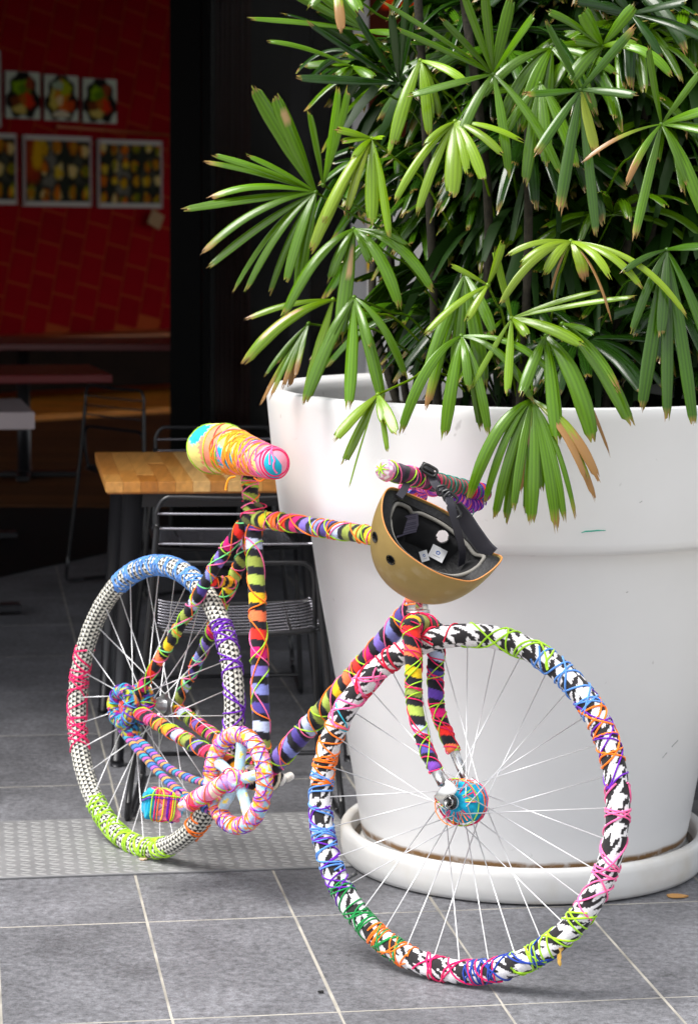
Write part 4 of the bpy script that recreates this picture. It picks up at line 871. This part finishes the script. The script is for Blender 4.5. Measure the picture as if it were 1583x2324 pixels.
# ------------------------------------------------------------------ furniture
TY = radians(8); T1 = np.array([cos(TY), sin(TY), 0]); T2 = np.array([-sin(TY), cos(TY), 0]); RT8 = np.stack([T1, T2, [0, 0, 1]], 1)
C0 = np.array([-.612, 6.019, 0])
table = empty('cafe_table', C0+T1*.32+T2*.38, 'cafe table with honey coloured butcher block top and black splayed legs', 'table')
W_, D_ = .66, .78; ns = 15; sw = W_/ns; tones = ['#b8742c', '#c98a3e', '#a8631f', '#d29a52', '#bd7a30', '#9c5a1e']
def wood_mat(k):
    m = mat('butcher_block_%d' % k, lin(['#b87a38', '#c88e48', '#ae6e2c', '#d6a868', '#c0823c'][k]), .38, var=.2, vscale=5, coat=.15)
    nt = m.node_tree; n = [x for x in nt.nodes if x.type == 'TEX_NOISE'][0]; mp = nt.nodes.new('ShaderNodeMapping'); mp.inputs['Scale'].default_value = (12, .8, 12); tc = [x for x in nt.nodes if x.type == 'TEX_COORD'][0]
    nt.links.new(tc.outputs['Object'], mp.inputs[0]); nt.links.new(mp.outputs[0], n.inputs['Vector']); return m
WM = [wood_mat(k) for k in range(5)]
top = MB(); top.box(C0+T1*W_/2+T2*D_/2+np.array([0, 0, .722]), (W_-.01, D_-.01, .004), RT8); tp = top.build('tabletop', WM[2], table, smooth=False)
for i in range(ns):
    cuts_ = sorted([0]+[rng.uniform(.12, .66) for _ in range(2)]+[D_])
    for j in range(3):
        a, b_ = cuts_[j], cuts_[j+1]
        if b_-a < .02: continue
        mb = MB(); mb.box(C0+T1*(sw*(i+.5))+T2*((a+b_)/2)+np.array([0, 0, .7375]), (sw-.0008, b_-a-.0008, .026+rng.uniform(0, .0003)), RT8, bev=.0006); mb.build('stave', WM[rng.choice([0, 0, 1, 1, 2, 3, 4, 4]) if b_ > .15 else rng.choice([1, 3, 3, 4])], tp, smooth=False)
mb = MB(); 
for (a, b_, l, w) in [(W_/2, .07, W_-.12, .03), (W_/2, D_-.07, W_-.12, .03)]: mb.box(C0+T1*a+T2*b_+np.array([0, 0, .70]), (l, w, .04), RT8)
for (a, b_, l, w) in [(.07, D_/2, .03, D_-.12), (W_-.07, D_/2, .03, D_-.12)]: mb.box(C0+T1*a+T2*b_+np.array([0, 0, .699]), (w*0+.03, w, .038), RT8)
mb.build('apron', M_black, table, smooth=False)
M_leg = mat('charcoal_leg_steel', (.010, .010, .013), .35, .2, bump=.05, bscale=40)
for a0, b0, a1, b1 in [(.075, .075, .03, .09), (W_-.075, .075, W_-.02, .09), (.075, D_-.075, .02, D_-.05), (W_-.075, D_-.075, W_-.02, D_-.05)]:
    mb = MB(); t_ = C0+T1*a0+T2*b0+np.array([0, 0, .718]); f_ = C0+T1*a1+T2*b1+np.array([0, 0, .012]); mb.tube([t_, t_*.5+f_*.5, f_], [.030, .024, .016], 16); mb.tube([f_-[0, 0, .010], f_+[0, 0, .006]], .018, 16); mb.build('leg', M_leg, table)

M_wire = mat('black_wire', (.010, .010, .012), .3, spec=.5)
M_wire2 = mat('highlight_wire', (.36, .35, .39), .22, .9)  # paler metal paints the bright sky highlights on the thin wires
def make_chair():
    root = empty('wire_chair', (0, 0, 0), 'tmp', 'chair', 'black wire cafe chairs')
    for s_ in (-1, 1):
        m = MB(); m.tube(spline([(.183*s_, .035, .70), (.19*s_, .03, .62), (.205*s_, .02, .45), (.250*s_, -.01, .05)], 24), .0075, 10)
        m.tube(spline([(.250*s_, -.01, .052), (.253*s_, -.008, .016), (.250*s_, .02, .009), (.245*s_, .06, .009)], 12), .0075, 10)
        m.tube([(.245*s_, .06, .009), (.225*s_, .43, .009)], .0075, 10); m.tube(spline([(.225*s_, .43, .009), (.223*s_, .462, .014), (.222*s_, .465, .05), (.205*s_, .47, .44)], 20), .0075, 10)
        m.build('side_frame', M_wire, root)
    m = MB(); m.tube(spline([(-.183, .035, .70), (-.182, .036, .735), (-.165, .037, .762), (-.13, .036, .766), (0, .03, .764), (.13, .036, .766), (.165, .037, .762), (.182, .036, .735), (.183, .035, .70)], 60), .0055, 10); m.build('back_rail', M_wire, root)
    me = None
    for z in (.728, .693, .657):
        if me is None:
            m = MB(); m.tube(spline([(-.186, 0, 0), (0, -.010, 0), (.186, 0, 0)], 20), .0030, 8); o = m.build('back_wire', M_wire2, root); me = o.data
        else: o = bpy.data.objects.new('back_wire', me); COL.objects.link(o); par(o, root)
        o.location = (0, .034, z)
    m = MB(); m.tube(spline([(-.188, .05, .455), (-.186, .035, .52), (-.183, .032, .585), (-.168, .031, .607), (-.14, .03, .612), (0, .024, .613), (.14, .03, .612), (.168, .031, .607), (.183, .032, .585), (.186, .035, .52), (.188, .05, .455)], 60), .006, 10); m.build('lower_back_rail', M_wire, root)
    m = MB(); P_ = [(-.195, .06, .452), (-.15, .022, .450), (0, .01, .444), (.15, .022, .450), (.195, .06, .452), (.203, .25, .456), (.203, .44, .452), (.19, .475, .448), (0, .482, .442), (-.19, .475, .448), (-.203, .44, .452), (-.203, .25, .456)]
    m.tube(spline(P_+[P_[0]], 90), .0065, 8); m.build('seat_frame', M_wire, root)
    me = None
    for k in range(10):
        if me is None:
            m = MB(); m.tube(spline([(-.198, .012, .004), (-.15, 0, -.004), (0, -.008, -.014), (.15, 0, -.004), (.198, .012, .004)], 24), .0018, 8); o = m.build('seat_wire', M_wire2, root); me = o.data
        else: o = bpy.data.objects.new('seat_wire', me); COL.objects.link(o); par(o, root)
        o.location = (0, .05+.043*k, .458)
    m = MB(); m.tube([(-.13, .02, .452), (-.13, .48, .446)], .0045, 8); m.tube([(.13, .02, .452), (.13, .48, .446)], .0045, 8); m.build('seat_rail', M_wire, root)
    m = MB(); m.tube([(-.222, .462, .06), (.222, .462, .06)], .006, 8); m.build('stretcher', M_wire, root)
    return root
def kids(o): return [c for c in bpy.data.objects if c.parent == o]
def copy_tree(o, parent=None):
    c = o.copy(); COL.objects.link(c); c.parent = parent
    for ch in kids(o): copy_tree(ch, c)
    return c
ch = make_chair()
spots = [((-.262, 5.545, 0), 4, 'black wire chair behind the rear wheel, its back towards the viewer'),
         ((-.425, 7.50, 0), 188, 'black wire chair on the far side of the butcher block table'),
         ((-.91, 9.0, .008), -48, 'dim black wire chair between the pale table and the shopfront post'),
         ((-1.55, 8.9, .008), 150, 'black wire chair cut by the left edge behind the pale topped table')]
for i, (l, r_, lab) in enumerate(spots):
    o = ch if i == 0 else copy_tree(ch); o.location = l; o.rotation_euler = (0, 0, radians(r_)); o['label'] = lab
def ped_table(x, y, w, d, rot, topm, lab, z0=.008, thick=.035):
    root = empty('pedestal_table', (x, y, z0), lab, 'table'); R = np.array(Matrix.Rotation(radians(rot), 3, 'Z')); b0 = np.array([x, y, z0])
    m = MB(); m.box(b0+[0, 0, .75-thick/2-z0], (w, d, thick), R, bev=.003); m.build('tabletop', topm, root, smooth=False)
    m = MB(); m.tube([b0+[0, 0, .03], b0+[0, 0, .70]], .035, 16); m.box(b0+[0, 0, .705-z0], (.3, .3, .012), R); m.build('pedestal', M_black, root)
    m = MB(); m.box(b0+[0, 0, .02], (.56, .07, .03), R, bev=.006); m.box(b0+[0, 0, .0205], (.07, .56, .03), R, bev=.006); m.build('foot', M_black, root, smooth=False)
M_red = mat('dark_red_laminate', (.13, .006, .008), .3)
ped_table(-1.44, 8.42, .62, .62, 12, mat('pinkish_white_laminate', (.30, .25, .26), .5), 'pale laminate topped table on a black pedestal at the left edge', thick=.06)
ped_table(-1.72, 10.35, 1.3, .7, 14, M_red, 'dark red topped table, nearer of the two red tables inside the restaurant', .012)
ped_table(-1.75, 12.9, 1.7, .7, 6, M_red, 'dark red topped table, farther of the two red tables, close to the bench', .012)

# ------------------------------------------------------------------ lady palm
palm = empty('lady_palm', PC+[0, 0, .95], 'dense green lady palm with many fan leaves and browned tips filling the round white pot', 'palm')
M_leaf = mat('palm_leaf', attr=True, rough=.24, spec=.5, trans=.16, bump=.12, bscale=120)
M_cane = mat('fibrous_cane', (.022, .018, .010), .9, var=.5, vscale=80, bump=.8, bscale=200, bdist=.002)
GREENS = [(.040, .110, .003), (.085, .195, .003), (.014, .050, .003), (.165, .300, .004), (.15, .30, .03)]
q_ = np.random.RandomState(21)
def blade(mb, H, Tp, C, w, g, up, yellow=0., cut=None, brown=.05, patch=None):
    n, k = 15, 9; t = np.linspace(0, 1, n)[:, None]; P = (1-t)**2*H+2*t*(1-t)*C+t**2*Tp; T = nz(np.gradient(P, axis=0))
    W = np.cross(T, up); W = nz(W); N = np.cross(W, T); N = N*np.sign((N@np.asarray(up)))[:, None]
    tt_ = t[:, 0]; prof_ = np.interp(tt_, [0, .12, .4, .75, .93, 1], [.22, .46, .92, 1.0, .74, .42]); x = np.linspace(-1, 1, k)
    ripple = np.array([0, .9, .1, 1, -.3, 1, .1, .9, 0])
    fold = .45*q_.uniform(.3, 1.2)
    G = P[:, None]+(x[None, :, None]*W[:, None]*(w/2*prof_)[:, None, None]*.96)+N[:, None]*((ripple*.0034*min(1, w/.03))[None, :, None]+(-(np.abs(x)**1.3)*fold)[None, :, None]*(w/2*prof_)[:, None, None])
    jag = q_.uniform(-.012, .006, k); jag[::2] -= .006; G[-1] += T[-1]*jag[:, None]
    tl = t+0*x[None]; xx = x[None]+0*t
    Cc = np.array(g)*(1+.16*q_.randn())*np.ones((n, k, 1)); Cc[:, [0, 2, 4, 6, 8]] *= .8; Cc[:, [3, 5]] *= 1.18  # pleat valleys darkened, ridges lightened: shade and sheen put into the colour
    if yellow: Cc = Cc*(1-yellow)+np.array([.30, .36, .03])*yellow
    yl = np.clip((tl-(1-brown*1.9))/(brown*1.0), 0, 1)[..., None]*.6; Cc = Cc*(1-yl)+np.array([.34, .34, .035])*yl
    br = np.clip((tl-(1-brown)+.03*np.sin(xx*7+H[0]*90))/.02, 0, 1)[..., None]; Cc = Cc*(1-br)+np.array([.32, .17, .055])*br
    if patch:
        p0, p1, px = patch; m = ((tl > p0) & (tl < p1) & (np.abs(xx-px) < .42))[..., None]; Cc = np.where(m, np.array([.46, .30, .13]), Cc)
    mb.grid(G, col=Cc)
def make_frond(H, tips, g, base, pr=.0022, yellow=0.):
    mb = MB()
    for (Tp, C, w, up, kw) in tips: blade(mb, H, Tp, C, w, g, up, yellow=kw.get('y', yellow), brown=kw.get('b', .008+.02*q_.rand()), patch=kw.get('p'))
    mb.ico(H, (.006, .006, .006), 1, col=np.array(g)*.9)
    mid = (H+base)/2+np.array([0, 0, .05]); mb.tube(spline([H, mid*.6+H*.4, mid, base], 14), pr, 6, col=np.array(g)*.8)
    return mb.build('frond', M_leaf, palm)
def outdir(H): v = H-np.array([PC[0], PC[1], H[2]-.15]); return nz(v)
nfr = 0
def hero(hx, hy, Y, tips, gi=1, yellow=0., w0=.036, dy=-.05, arch=.5):
    global nfr; nfr += 1
    H = at(hx, hy, Y); L = []
    for tp in tips:
        tx, ty = tp[0], tp[1]; kw = dict(tp[2]) if len(tp) > 2 else {}
        Tp = at(tx, ty, Y+kw.get('dy', dy)+q_.uniform(-.03, .03)); v = Tp-H; l = np.linalg.norm(v); dn_ = max(0, -v[2])/max(l, 1e-6); hz = np.hypot(v[0], 0)
        ar = kw.get('a', arch)
        C = H+v*.5+np.array([v[0]*.12*ar, -.03*ar-.10*l*dn_*ar, (.10+.32*dn_*(hz/max(l, 1e-6)))*l*ar+.06*l*ar])
        up = nz(np.array([0, -.75, .66])+.35*outdir(H)+q_.uniform(-.25, .25, 3)+np.array(kw.get('up', (0, 0, 0))))
        L.append((Tp, C, kw.get('w', w0)*.76*q_.uniform(.82, 1.14), up, kw))
    base = np.array([PC[0]+(H[0]-PC[0])*.35, PC[1]+(H[1]-PC[1])*.35, max(1.05, H[2]-.28)])
    make_frond(H, L, GREENS[gi], base, .0026, yellow)
P1 = dict(p=(.35, .6, .3)); P2 = dict(p=(.45, .75, -.2))
hero(716, 436, 4.92, [(412, 476, dict(w=.034, a=.15)), (457, 576, dict(w=.03, a=.6, b=.1)), (469, 610, dict(w=.026, a=.2)), (529, 662, dict(w=.022)), (556, 663, dict(w=.022)), (609, 672, dict(w=.024)), (646, 647, dict(w=.03)), (673, 665, dict(w=.036)), (573, 194, dict(w=.040, a=.1)), (625, 214, dict(w=.042, p=(.68, .84, .1), a=.3)), (461, 367, dict(w=.024, b=.1)), (469, 452, dict(w=.03, b=.12, a=1.0)), (481, 350, dict(w=.022)), (560, 352, dict(w=.02, a=.6))], 1, w0=.03, dy=-.03)
hero(733, 420, 4.95, [(766, 200, dict(w=.034)), (790, 200, dict(w=.034)), (700, 250, dict(w=.02))], 1, arch=.25)
hero(843, 315, 4.83, [(759, 292, dict(w=.03, b=.1)), (770, 322, dict(w=.026, b=.1)), (731, 508, dict(w=.034, y=.35)), (703, 572, dict(w=.045, y=.3)), (787, 478, dict(w=.03, y=.55, b=.03)), (843, 510, dict(w=.040)), (883, 540, dict(w=.030)), (871, 312, dict(w=.015)), (800, 360, dict(w=.02))], 3)
hero(953, 138, 4.82, [(889, 334, dict(w=.040)), (973, 308, dict(w=.034)), (977, 280, dict(w=.028)), (999, 266, dict(w=.024)), (879, 357, dict(w=.02)), (1060, 190, dict(w=.028))], 3)
hero(1118, 168, 4.72, [(1030, 346, dict(w=.034)), (1154, 402, dict(w=.028)), (1276, 402, dict(w=.026)), (923, 218, dict(w=.032, a=.1)), (895, 62, dict(w=.022, a=.3)), (1098, -30, dict(w=.032, a=.1)), (1160, -10, dict(w=.034, a=.1)), (867, 4, dict(w=.018, a=.3)), (1214, 28, dict(w=.026)), (1050, -20, dict(w=.026)), (1000, 40, dict(w=.022))], 1)
hero(1032, 276, 4.68, [(893, 462, dict(w=.026)), (945, 488, dict(w=.026)), (1025, 448, dict(w=.042)), (1098, 416, dict(w=.034)), (1142, 352, dict(w=.026)), (1184, 320, dict(w=.018)), (960, 330, dict(w=.018)), (1060, 395, dict(w=.022))], 3, yellow=.12)
hero(905, 190, 4.86, [(697, 50, dict(w=.028)), (669, 176, dict(w=.036)), (805, 24, dict(w=.030)), (887, 24, dict(w=.022)), (923, -20, dict(w=.022)), (940, 30, dict(w=.022))], 2, arch=.15)
hero(830, 70, 4.95, [(565, 42, dict(w=.024)), (640, -30, dict(w=.028)), (700, -40, dict(w=.03)), (900, 74, dict(w=.03)), (760, -30)], 1, arch=.2)
hero(800, 152, 5.0, [(603, 93, dict(w=.018, a=.8)), (752, 150, dict(w=.02)), (757, 172, dict(w=.02)), (770, 180), (850, 180)], 1)
hero(760, -40, 4.85, [(775, 76, dict(w=.030, b=.5, y=.5)), (700, 20), (820, 30)], 1)
hero(1316, 204, 4.62, [(1188, 214, dict(w=.030, a=.05, b=.1)), (1210, 356, dict(w=.026, a=.1, b=.1)), (1268, 486, dict(w=.030, a=.15, b=.08)), (1354, 352, dict(w=.034, y=.75, b=.12, a=.1)), (1352, 538, dict(w=.024, a=.1)), (1238, 46, dict(w=.024, a=.2)), (1446, 216, dict(w=.026, a=.3)), (1440, 60, dict(w=.03, a=.2, b=.1))], 0)
hero(1500, 282, 4.60, [(1316, 372, dict(w=.016, b=.5)), (1438, 544, dict(w=.028, b=.06, a=.1)), (1420, 420, dict(w=.02, b=.3)), (1600, 500, dict(w=.036)), (1640, 310, dict(w=.036)), (1640, 240), (1590, 160, dict(w=.024)), (1470, 100, dict(w=.024, a=.1)), (1560, 420, dict(w=.03))], 1)
hero(1294, 548, 4.56, [(1174, 606, dict(w=.022)), (1234, 625, dict(w=.032, y=.3, b=.03)), (1326, 639, dict(w=.030, y=.3, b=.2)), (1384, 631, dict(w=.028, y=.3)), (1456, 653, dict(w=.022, y=.2)), (1132, 697, dict(w=.022)), (1248, 663, dict(w=.008, b=.6)), (1146, 583, dict(w=.016)), (1386, 729, dict(w=.008, b=.9)), (1558, 719, dict(w=.016))], 3, yellow=.3, arch=.8)
hero(1046, 763, 4.60, [(907, 988, dict(w=.030, a=1.)), (1006, 997, dict(w=.040)), (1108, 989, dict(w=.026)), (1090, 979, dict(w=.028)), (1210, 917, dict(w=.024, a=1)), (1258, 855, dict(w=.022, a=1)), (1062, 885, dict(w=.022))], 1, arch=.8)
hero(1206, 907, 4.56, [(1062, 1133, dict(w=.032, a=1.1)), (1098, 1147, dict(w=.020, a=1)), (1120, 1183, dict(w=.034)), (1146, 1187, dict(w=.026)), (1164, 1163, dict(w=.022)), (1190, 1171, dict(w=.016)), (1203, 1189, dict(w=.036)), (1262, 1207, dict(w=.034, b=.07)), (1280, 1185, dict(w=.022)), (1306, 1179, dict(w=.016, b=.06)), (1350, 1135, dict(w=.026, b=.2)), (1358, 1091, dict(w=.026, b=.45)), (1228, 1120, dict(w=.028)), (1330, 1092, dict(w=.018, b=.7)), (1178, 1120, dict(w=.024, b=.5))], 1, arch=.75)
hero(1238, 762, 4.58, [(1266, 1009, dict(w=.044)), (1346, 1007, dict(w=.044, a=.9)), (1180, 900, dict(w=.03)), (1383, 1034, dict(w=.01, b=.9)), (1310, 880, dict(w=.03))], 1, arch=.5)
hero(1275, 735, 4.60, [(1434, 967, dict(w=.042, a=.6)), (1404, 889, dict(w=.026, b=.12)), (1350, 760, dict(w=.02))], 1)
hero(1160, 722, 4.57, [(1326, 785, dict(w=.032)), (1150, 895, dict(w=.024, a=.1)), (1197, 765, dict(w=.030)), (1366, 659, dict(w=.016)), (1440, 673, dict(w=.018, a=.3)), (1066, 884, dict(w=.020, a=.1)), (1120, 560, dict(w=.02, a=.1))], 3)
hero(1106, 647, 4.56, [(962, 759, dict(w=.022)), (1056, 729, dict(w=.026, y=.3)), (1140, 545, dict(w=.024, a=.2)), (1020, 600, dict(w=.018))], 3, yellow=.15, arch=.4)
hero(1054, 623, 4.66, [(1030, 870, dict(w=.044)), (1098, 880, dict(w=.040)), (960, 870, dict(w=.034)), (1120, 760, dict(w=.03)), (965, 930, dict(w=.03, b=.12))], 1, arch=.4)
hero(1512, 567, 4.55, [(1454, 937, dict(w=.036, a=.25)), (1512, 953, dict(w=.038, a=.2)), (1574, 973, dict(w=.036, a=.2)), (1498, 765, dict(w=.038, a=.3)), (1640, 900, dict(w=.036)), (1430, 760, dict(w=.026)), (1410, 620, dict(w=.02)), (1600, 560)], 0)
hero(755, 680, 4.90, [(551, 826, dict(w=.042, p=(.3, .75, .25), b=.05, a=.7)), (556, 726, dict(w=.020, b=.1)), (690, 916, dict(w=.036, a=.2))], 3, arch=.5)
hero(802, 520, 4.86, [(640, 720, dict(w=.034, a=.8)), (770, 772, dict(w=.050, p=(.2, .45, -.3), a=.3)), (907, 701, dict(w=.034, a=.9)), (983, 664, dict(w=.030, a=.9)), (745, 640, dict(w=.03)), (985, 655, dict(w=.018)), (840, 600, dict(w=.03)), (930, 560, dict(w=.018))], 1, arch=.7)
hero(803, 675, 4.80, [(690, 916, dict(w=.036)), (789, 928, dict(w=.036, a=.2)), (868, 917, dict(w=.036, a=.5)), (922, 860, dict(w=.024, a=.8)), (730, 800, dict(w=.024)), (840, 790, dict(w=.02))], 1, arch=.5)
hero(857, 896, 4.66, [(756, 1000, dict(w=.030, y=.2)), (776, 1054, dict(w=.032)), (898, 986, dict(w=.034)), (879, 1029, dict(w=.014)), (790, 1112, dict(w=.006)), (870, 960, dict(w=.024))], 3, arch=.3)
hero(700, 735, 5.0, [(591, 918, dict(w=.018, b=.3)), (601, 853, dict(w=.016)), (612, 905, dict(w=.018, b=.15)), (640, 885, dict(w=.018, b=.25)), (655, 880, dict(w=.022, b=.5)), (625, 830, dict(w=.014, b=.1)), (668, 860, dict(w=.02, b=.3))], 1, arch=.3)
hero(1366, 104, 4.66, [(1322, 20, dict(w=.05)), (1238, 24, dict(w=.03, a=1)), (1448, 104, dict(w=.034, a=1, y=.1)), (1522, 172, dict(w=.028, a=1)), (1290, 190), (1440, 10, dict(w=.03)), (1300, 90)], 1, arch=.6)
hero(1430, 32, 4.72, [(1300, 0), (1360, 10), (1560, 0, dict(w=.03)), (1600, 90, dict(w=.03)), (1500, 130, dict(w=.026)), (1380, -40)], 2, arch=.4)
hero(1250, 110, 4.80, [(1085, 230), (1180, 300, dict(w=.04)), (1225, 330, dict(w=.04)), (1130, 290, dict(w=.03)), (1350, 260), (1400, 170)], 1, arch=.7)
hero(1225, 190, 4.75, [(1190, 420, dict(w=.036)), (1240, 380, dict(w=.04)), (1310, 384, dict(w=.028)), (1130, 330, dict(w=.03)), (1290, 330)], 1, arch=.4)
# filler fronds through the crown
def filler(H, scale, gi, od):
    up0 = np.array([0, 0, 1.]); side = nz(np.cross(od, up0)); L = []; nb = q_.randint(8, 14); tilt = q_.uniform(-.3, .8)
    for k in range(nb):
        a = (k/(nb-1)-.5)*radians(q_.uniform(170, 240)); l = scale*q_.uniform(.75, 1.1); pd_ = nz(od*cos(tilt)+up0*sin(tilt)); v = pd_*cos(a)+side*sin(a)
        Tp = H+v*l*.85+np.array([0, 0, -q_.uniform(.05, .65)*l]); Tp[2] = max(Tp[2], 1.075); C = H+v*l*.5+np.array([0, 0, .06*l]); L.append((Tp, C, q_.uniform(.017, .032), nz(np.array([0, 0, 1.])+.6*od*(-1 if tilt < -2 else 1)+.2*q_.randn(3)), {}))
    base = np.array([PC[0]+(H[0]-PC[0])*.3, PC[1]+(H[1]-PC[1])*.3, max(1.0, H[2]-.35)])
    make_frond(H, L, GREENS[gi], base)
cnt = 0; tries = 0
while cnt < 205 and tries < 9000:
    tries += 1
    v = nz(q_.randn(3)); v[1] = -abs(v[1]) if q_.rand() < .45 else v[1]; r_ = q_.uniform(.1, 1.0)**.5; H = np.array([.49, 5.30, 1.62])+v*r_*np.array([.48, .42, .60])
    if H[2] < 1.19: continue
    d2 = (H-CAM); px = CX+FPX*(d2@RT)/(d2@FW); py = CY+FPX*(d2@DN)/(d2@FW)
    if px < 790 or (px < 965 and py > 600) or (py > 740 and H[1] < 4.90): continue
    if px < 900 and H[1] < 4.95: continue
    if px < 1040 and py < 260 and q_.rand() < .7: continue
    if H[1] < 5.15 and 1000 < px < 1600 and 330 < py < 520 and q_.rand() < .8: continue
    if H[1] < 5.05 and px > 1000 and py > 520 and q_.rand() < .6: continue
    if px > 1750 or py < -320: continue
    od = nz(np.array([H[0]-.42, H[1]-5.28, 0])+.3*q_.randn(3)*[1, 1, 0]); front = H[1] < 5.0
    filler(H, q_.uniform(.22, .33), q_.choice([0, 0, 1, 2, 2, 2]), od); cnt += 1  # mostly the darkest green, painting deep shadow between the fans
for k in range(34):                            # low leaves, darkened in colour for the shade above the soil
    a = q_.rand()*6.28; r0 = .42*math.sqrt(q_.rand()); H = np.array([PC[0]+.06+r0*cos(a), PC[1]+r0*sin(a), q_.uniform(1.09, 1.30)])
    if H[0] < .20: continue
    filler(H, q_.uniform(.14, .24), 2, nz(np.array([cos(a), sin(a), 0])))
# inner mass of leaves, crown shade painted into their darker green, that cannot be told apart
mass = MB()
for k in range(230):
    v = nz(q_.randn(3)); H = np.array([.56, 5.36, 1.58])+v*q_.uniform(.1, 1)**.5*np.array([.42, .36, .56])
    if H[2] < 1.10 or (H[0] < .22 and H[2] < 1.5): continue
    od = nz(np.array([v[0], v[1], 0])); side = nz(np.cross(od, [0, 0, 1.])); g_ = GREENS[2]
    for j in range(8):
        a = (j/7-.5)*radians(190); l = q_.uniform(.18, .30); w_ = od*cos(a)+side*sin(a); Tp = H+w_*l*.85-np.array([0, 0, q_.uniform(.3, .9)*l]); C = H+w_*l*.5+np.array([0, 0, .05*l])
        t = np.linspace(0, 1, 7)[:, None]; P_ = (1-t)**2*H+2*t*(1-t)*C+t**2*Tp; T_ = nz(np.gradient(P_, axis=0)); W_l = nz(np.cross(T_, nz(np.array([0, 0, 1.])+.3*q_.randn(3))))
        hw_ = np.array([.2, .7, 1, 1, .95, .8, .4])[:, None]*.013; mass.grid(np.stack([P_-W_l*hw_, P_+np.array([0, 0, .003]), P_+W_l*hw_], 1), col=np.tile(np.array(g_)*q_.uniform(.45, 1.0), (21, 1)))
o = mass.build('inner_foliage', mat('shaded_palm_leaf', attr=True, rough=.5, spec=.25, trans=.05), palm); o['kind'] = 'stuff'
for k in range(14):
    a = q_.rand()*6.28; r0 = .38*math.sqrt(q_.rand()); top_ = np.array([.42+(r0+.12)*cos(a), 5.26+(r0+.10)*sin(a), q_.uniform(1.5, 2.05)]); b0 = np.array([PC[0]+r0*cos(a), PC[1]+r0*sin(a), .94])
    if top_[0] < .10: top_[2] = 1.45
    mb = MB(); mb.tube(spline([b0, (b0+top_)/2+q_.randn(3)*[.02, .02, 0], top_], 14), .009, 8); mb.build('cane', M_cane, palm)
# ------------------------------------------------------------------ small litter
for (x, y, w, m_, lab, nm) in [(1535, 2035, .022, mat('fallen_leaf_orange', (.42, .22, .07), .8), 'small orange dry leaf lying on the paving right of the saucer', 'fallen_leaf'), (325, 1951, .010, mat('pale_crumb', (.6, .42, .3), .8), 'tiny pale crumb on the tread plate under the rear wheel', 'crumb'), (727, 2252, .007, mat('black_scrap', (.012, .012, .012), .8), 'tiny black scrap on the paving near the front wheel', 'scrap')]:
    c_ = on_z(x, y, .008 if nm == 'crumb' else .002); mb = MB(); n = 9; rr_ = w*(.6+.5*q_.rand(n)); th_ = np.linspace(0, 2*pi, n, endpoint=False)
    top_ = np.stack([c_[0]+rr_*np.cos(th_), c_[1]+rr_*np.sin(th_)*.7, c_[2]+.002+.002*q_.rand(n)], 1); bot = top_*1; bot[:, 2] = c_[2]
    mb.add(np.vstack([top_, bot]), [tuple(range(n)), tuple(range(2*n-1, n-1, -1))]+[(i, i+n, (i+1) % n+n, (i+1) % n) for i in range(n)]); o = mb.build(nm, m_, smooth=False); tag(o, lab, {'fallen_leaf': 'leaf', 'crumb': 'crumb', 'scrap': 'scrap'}[nm])
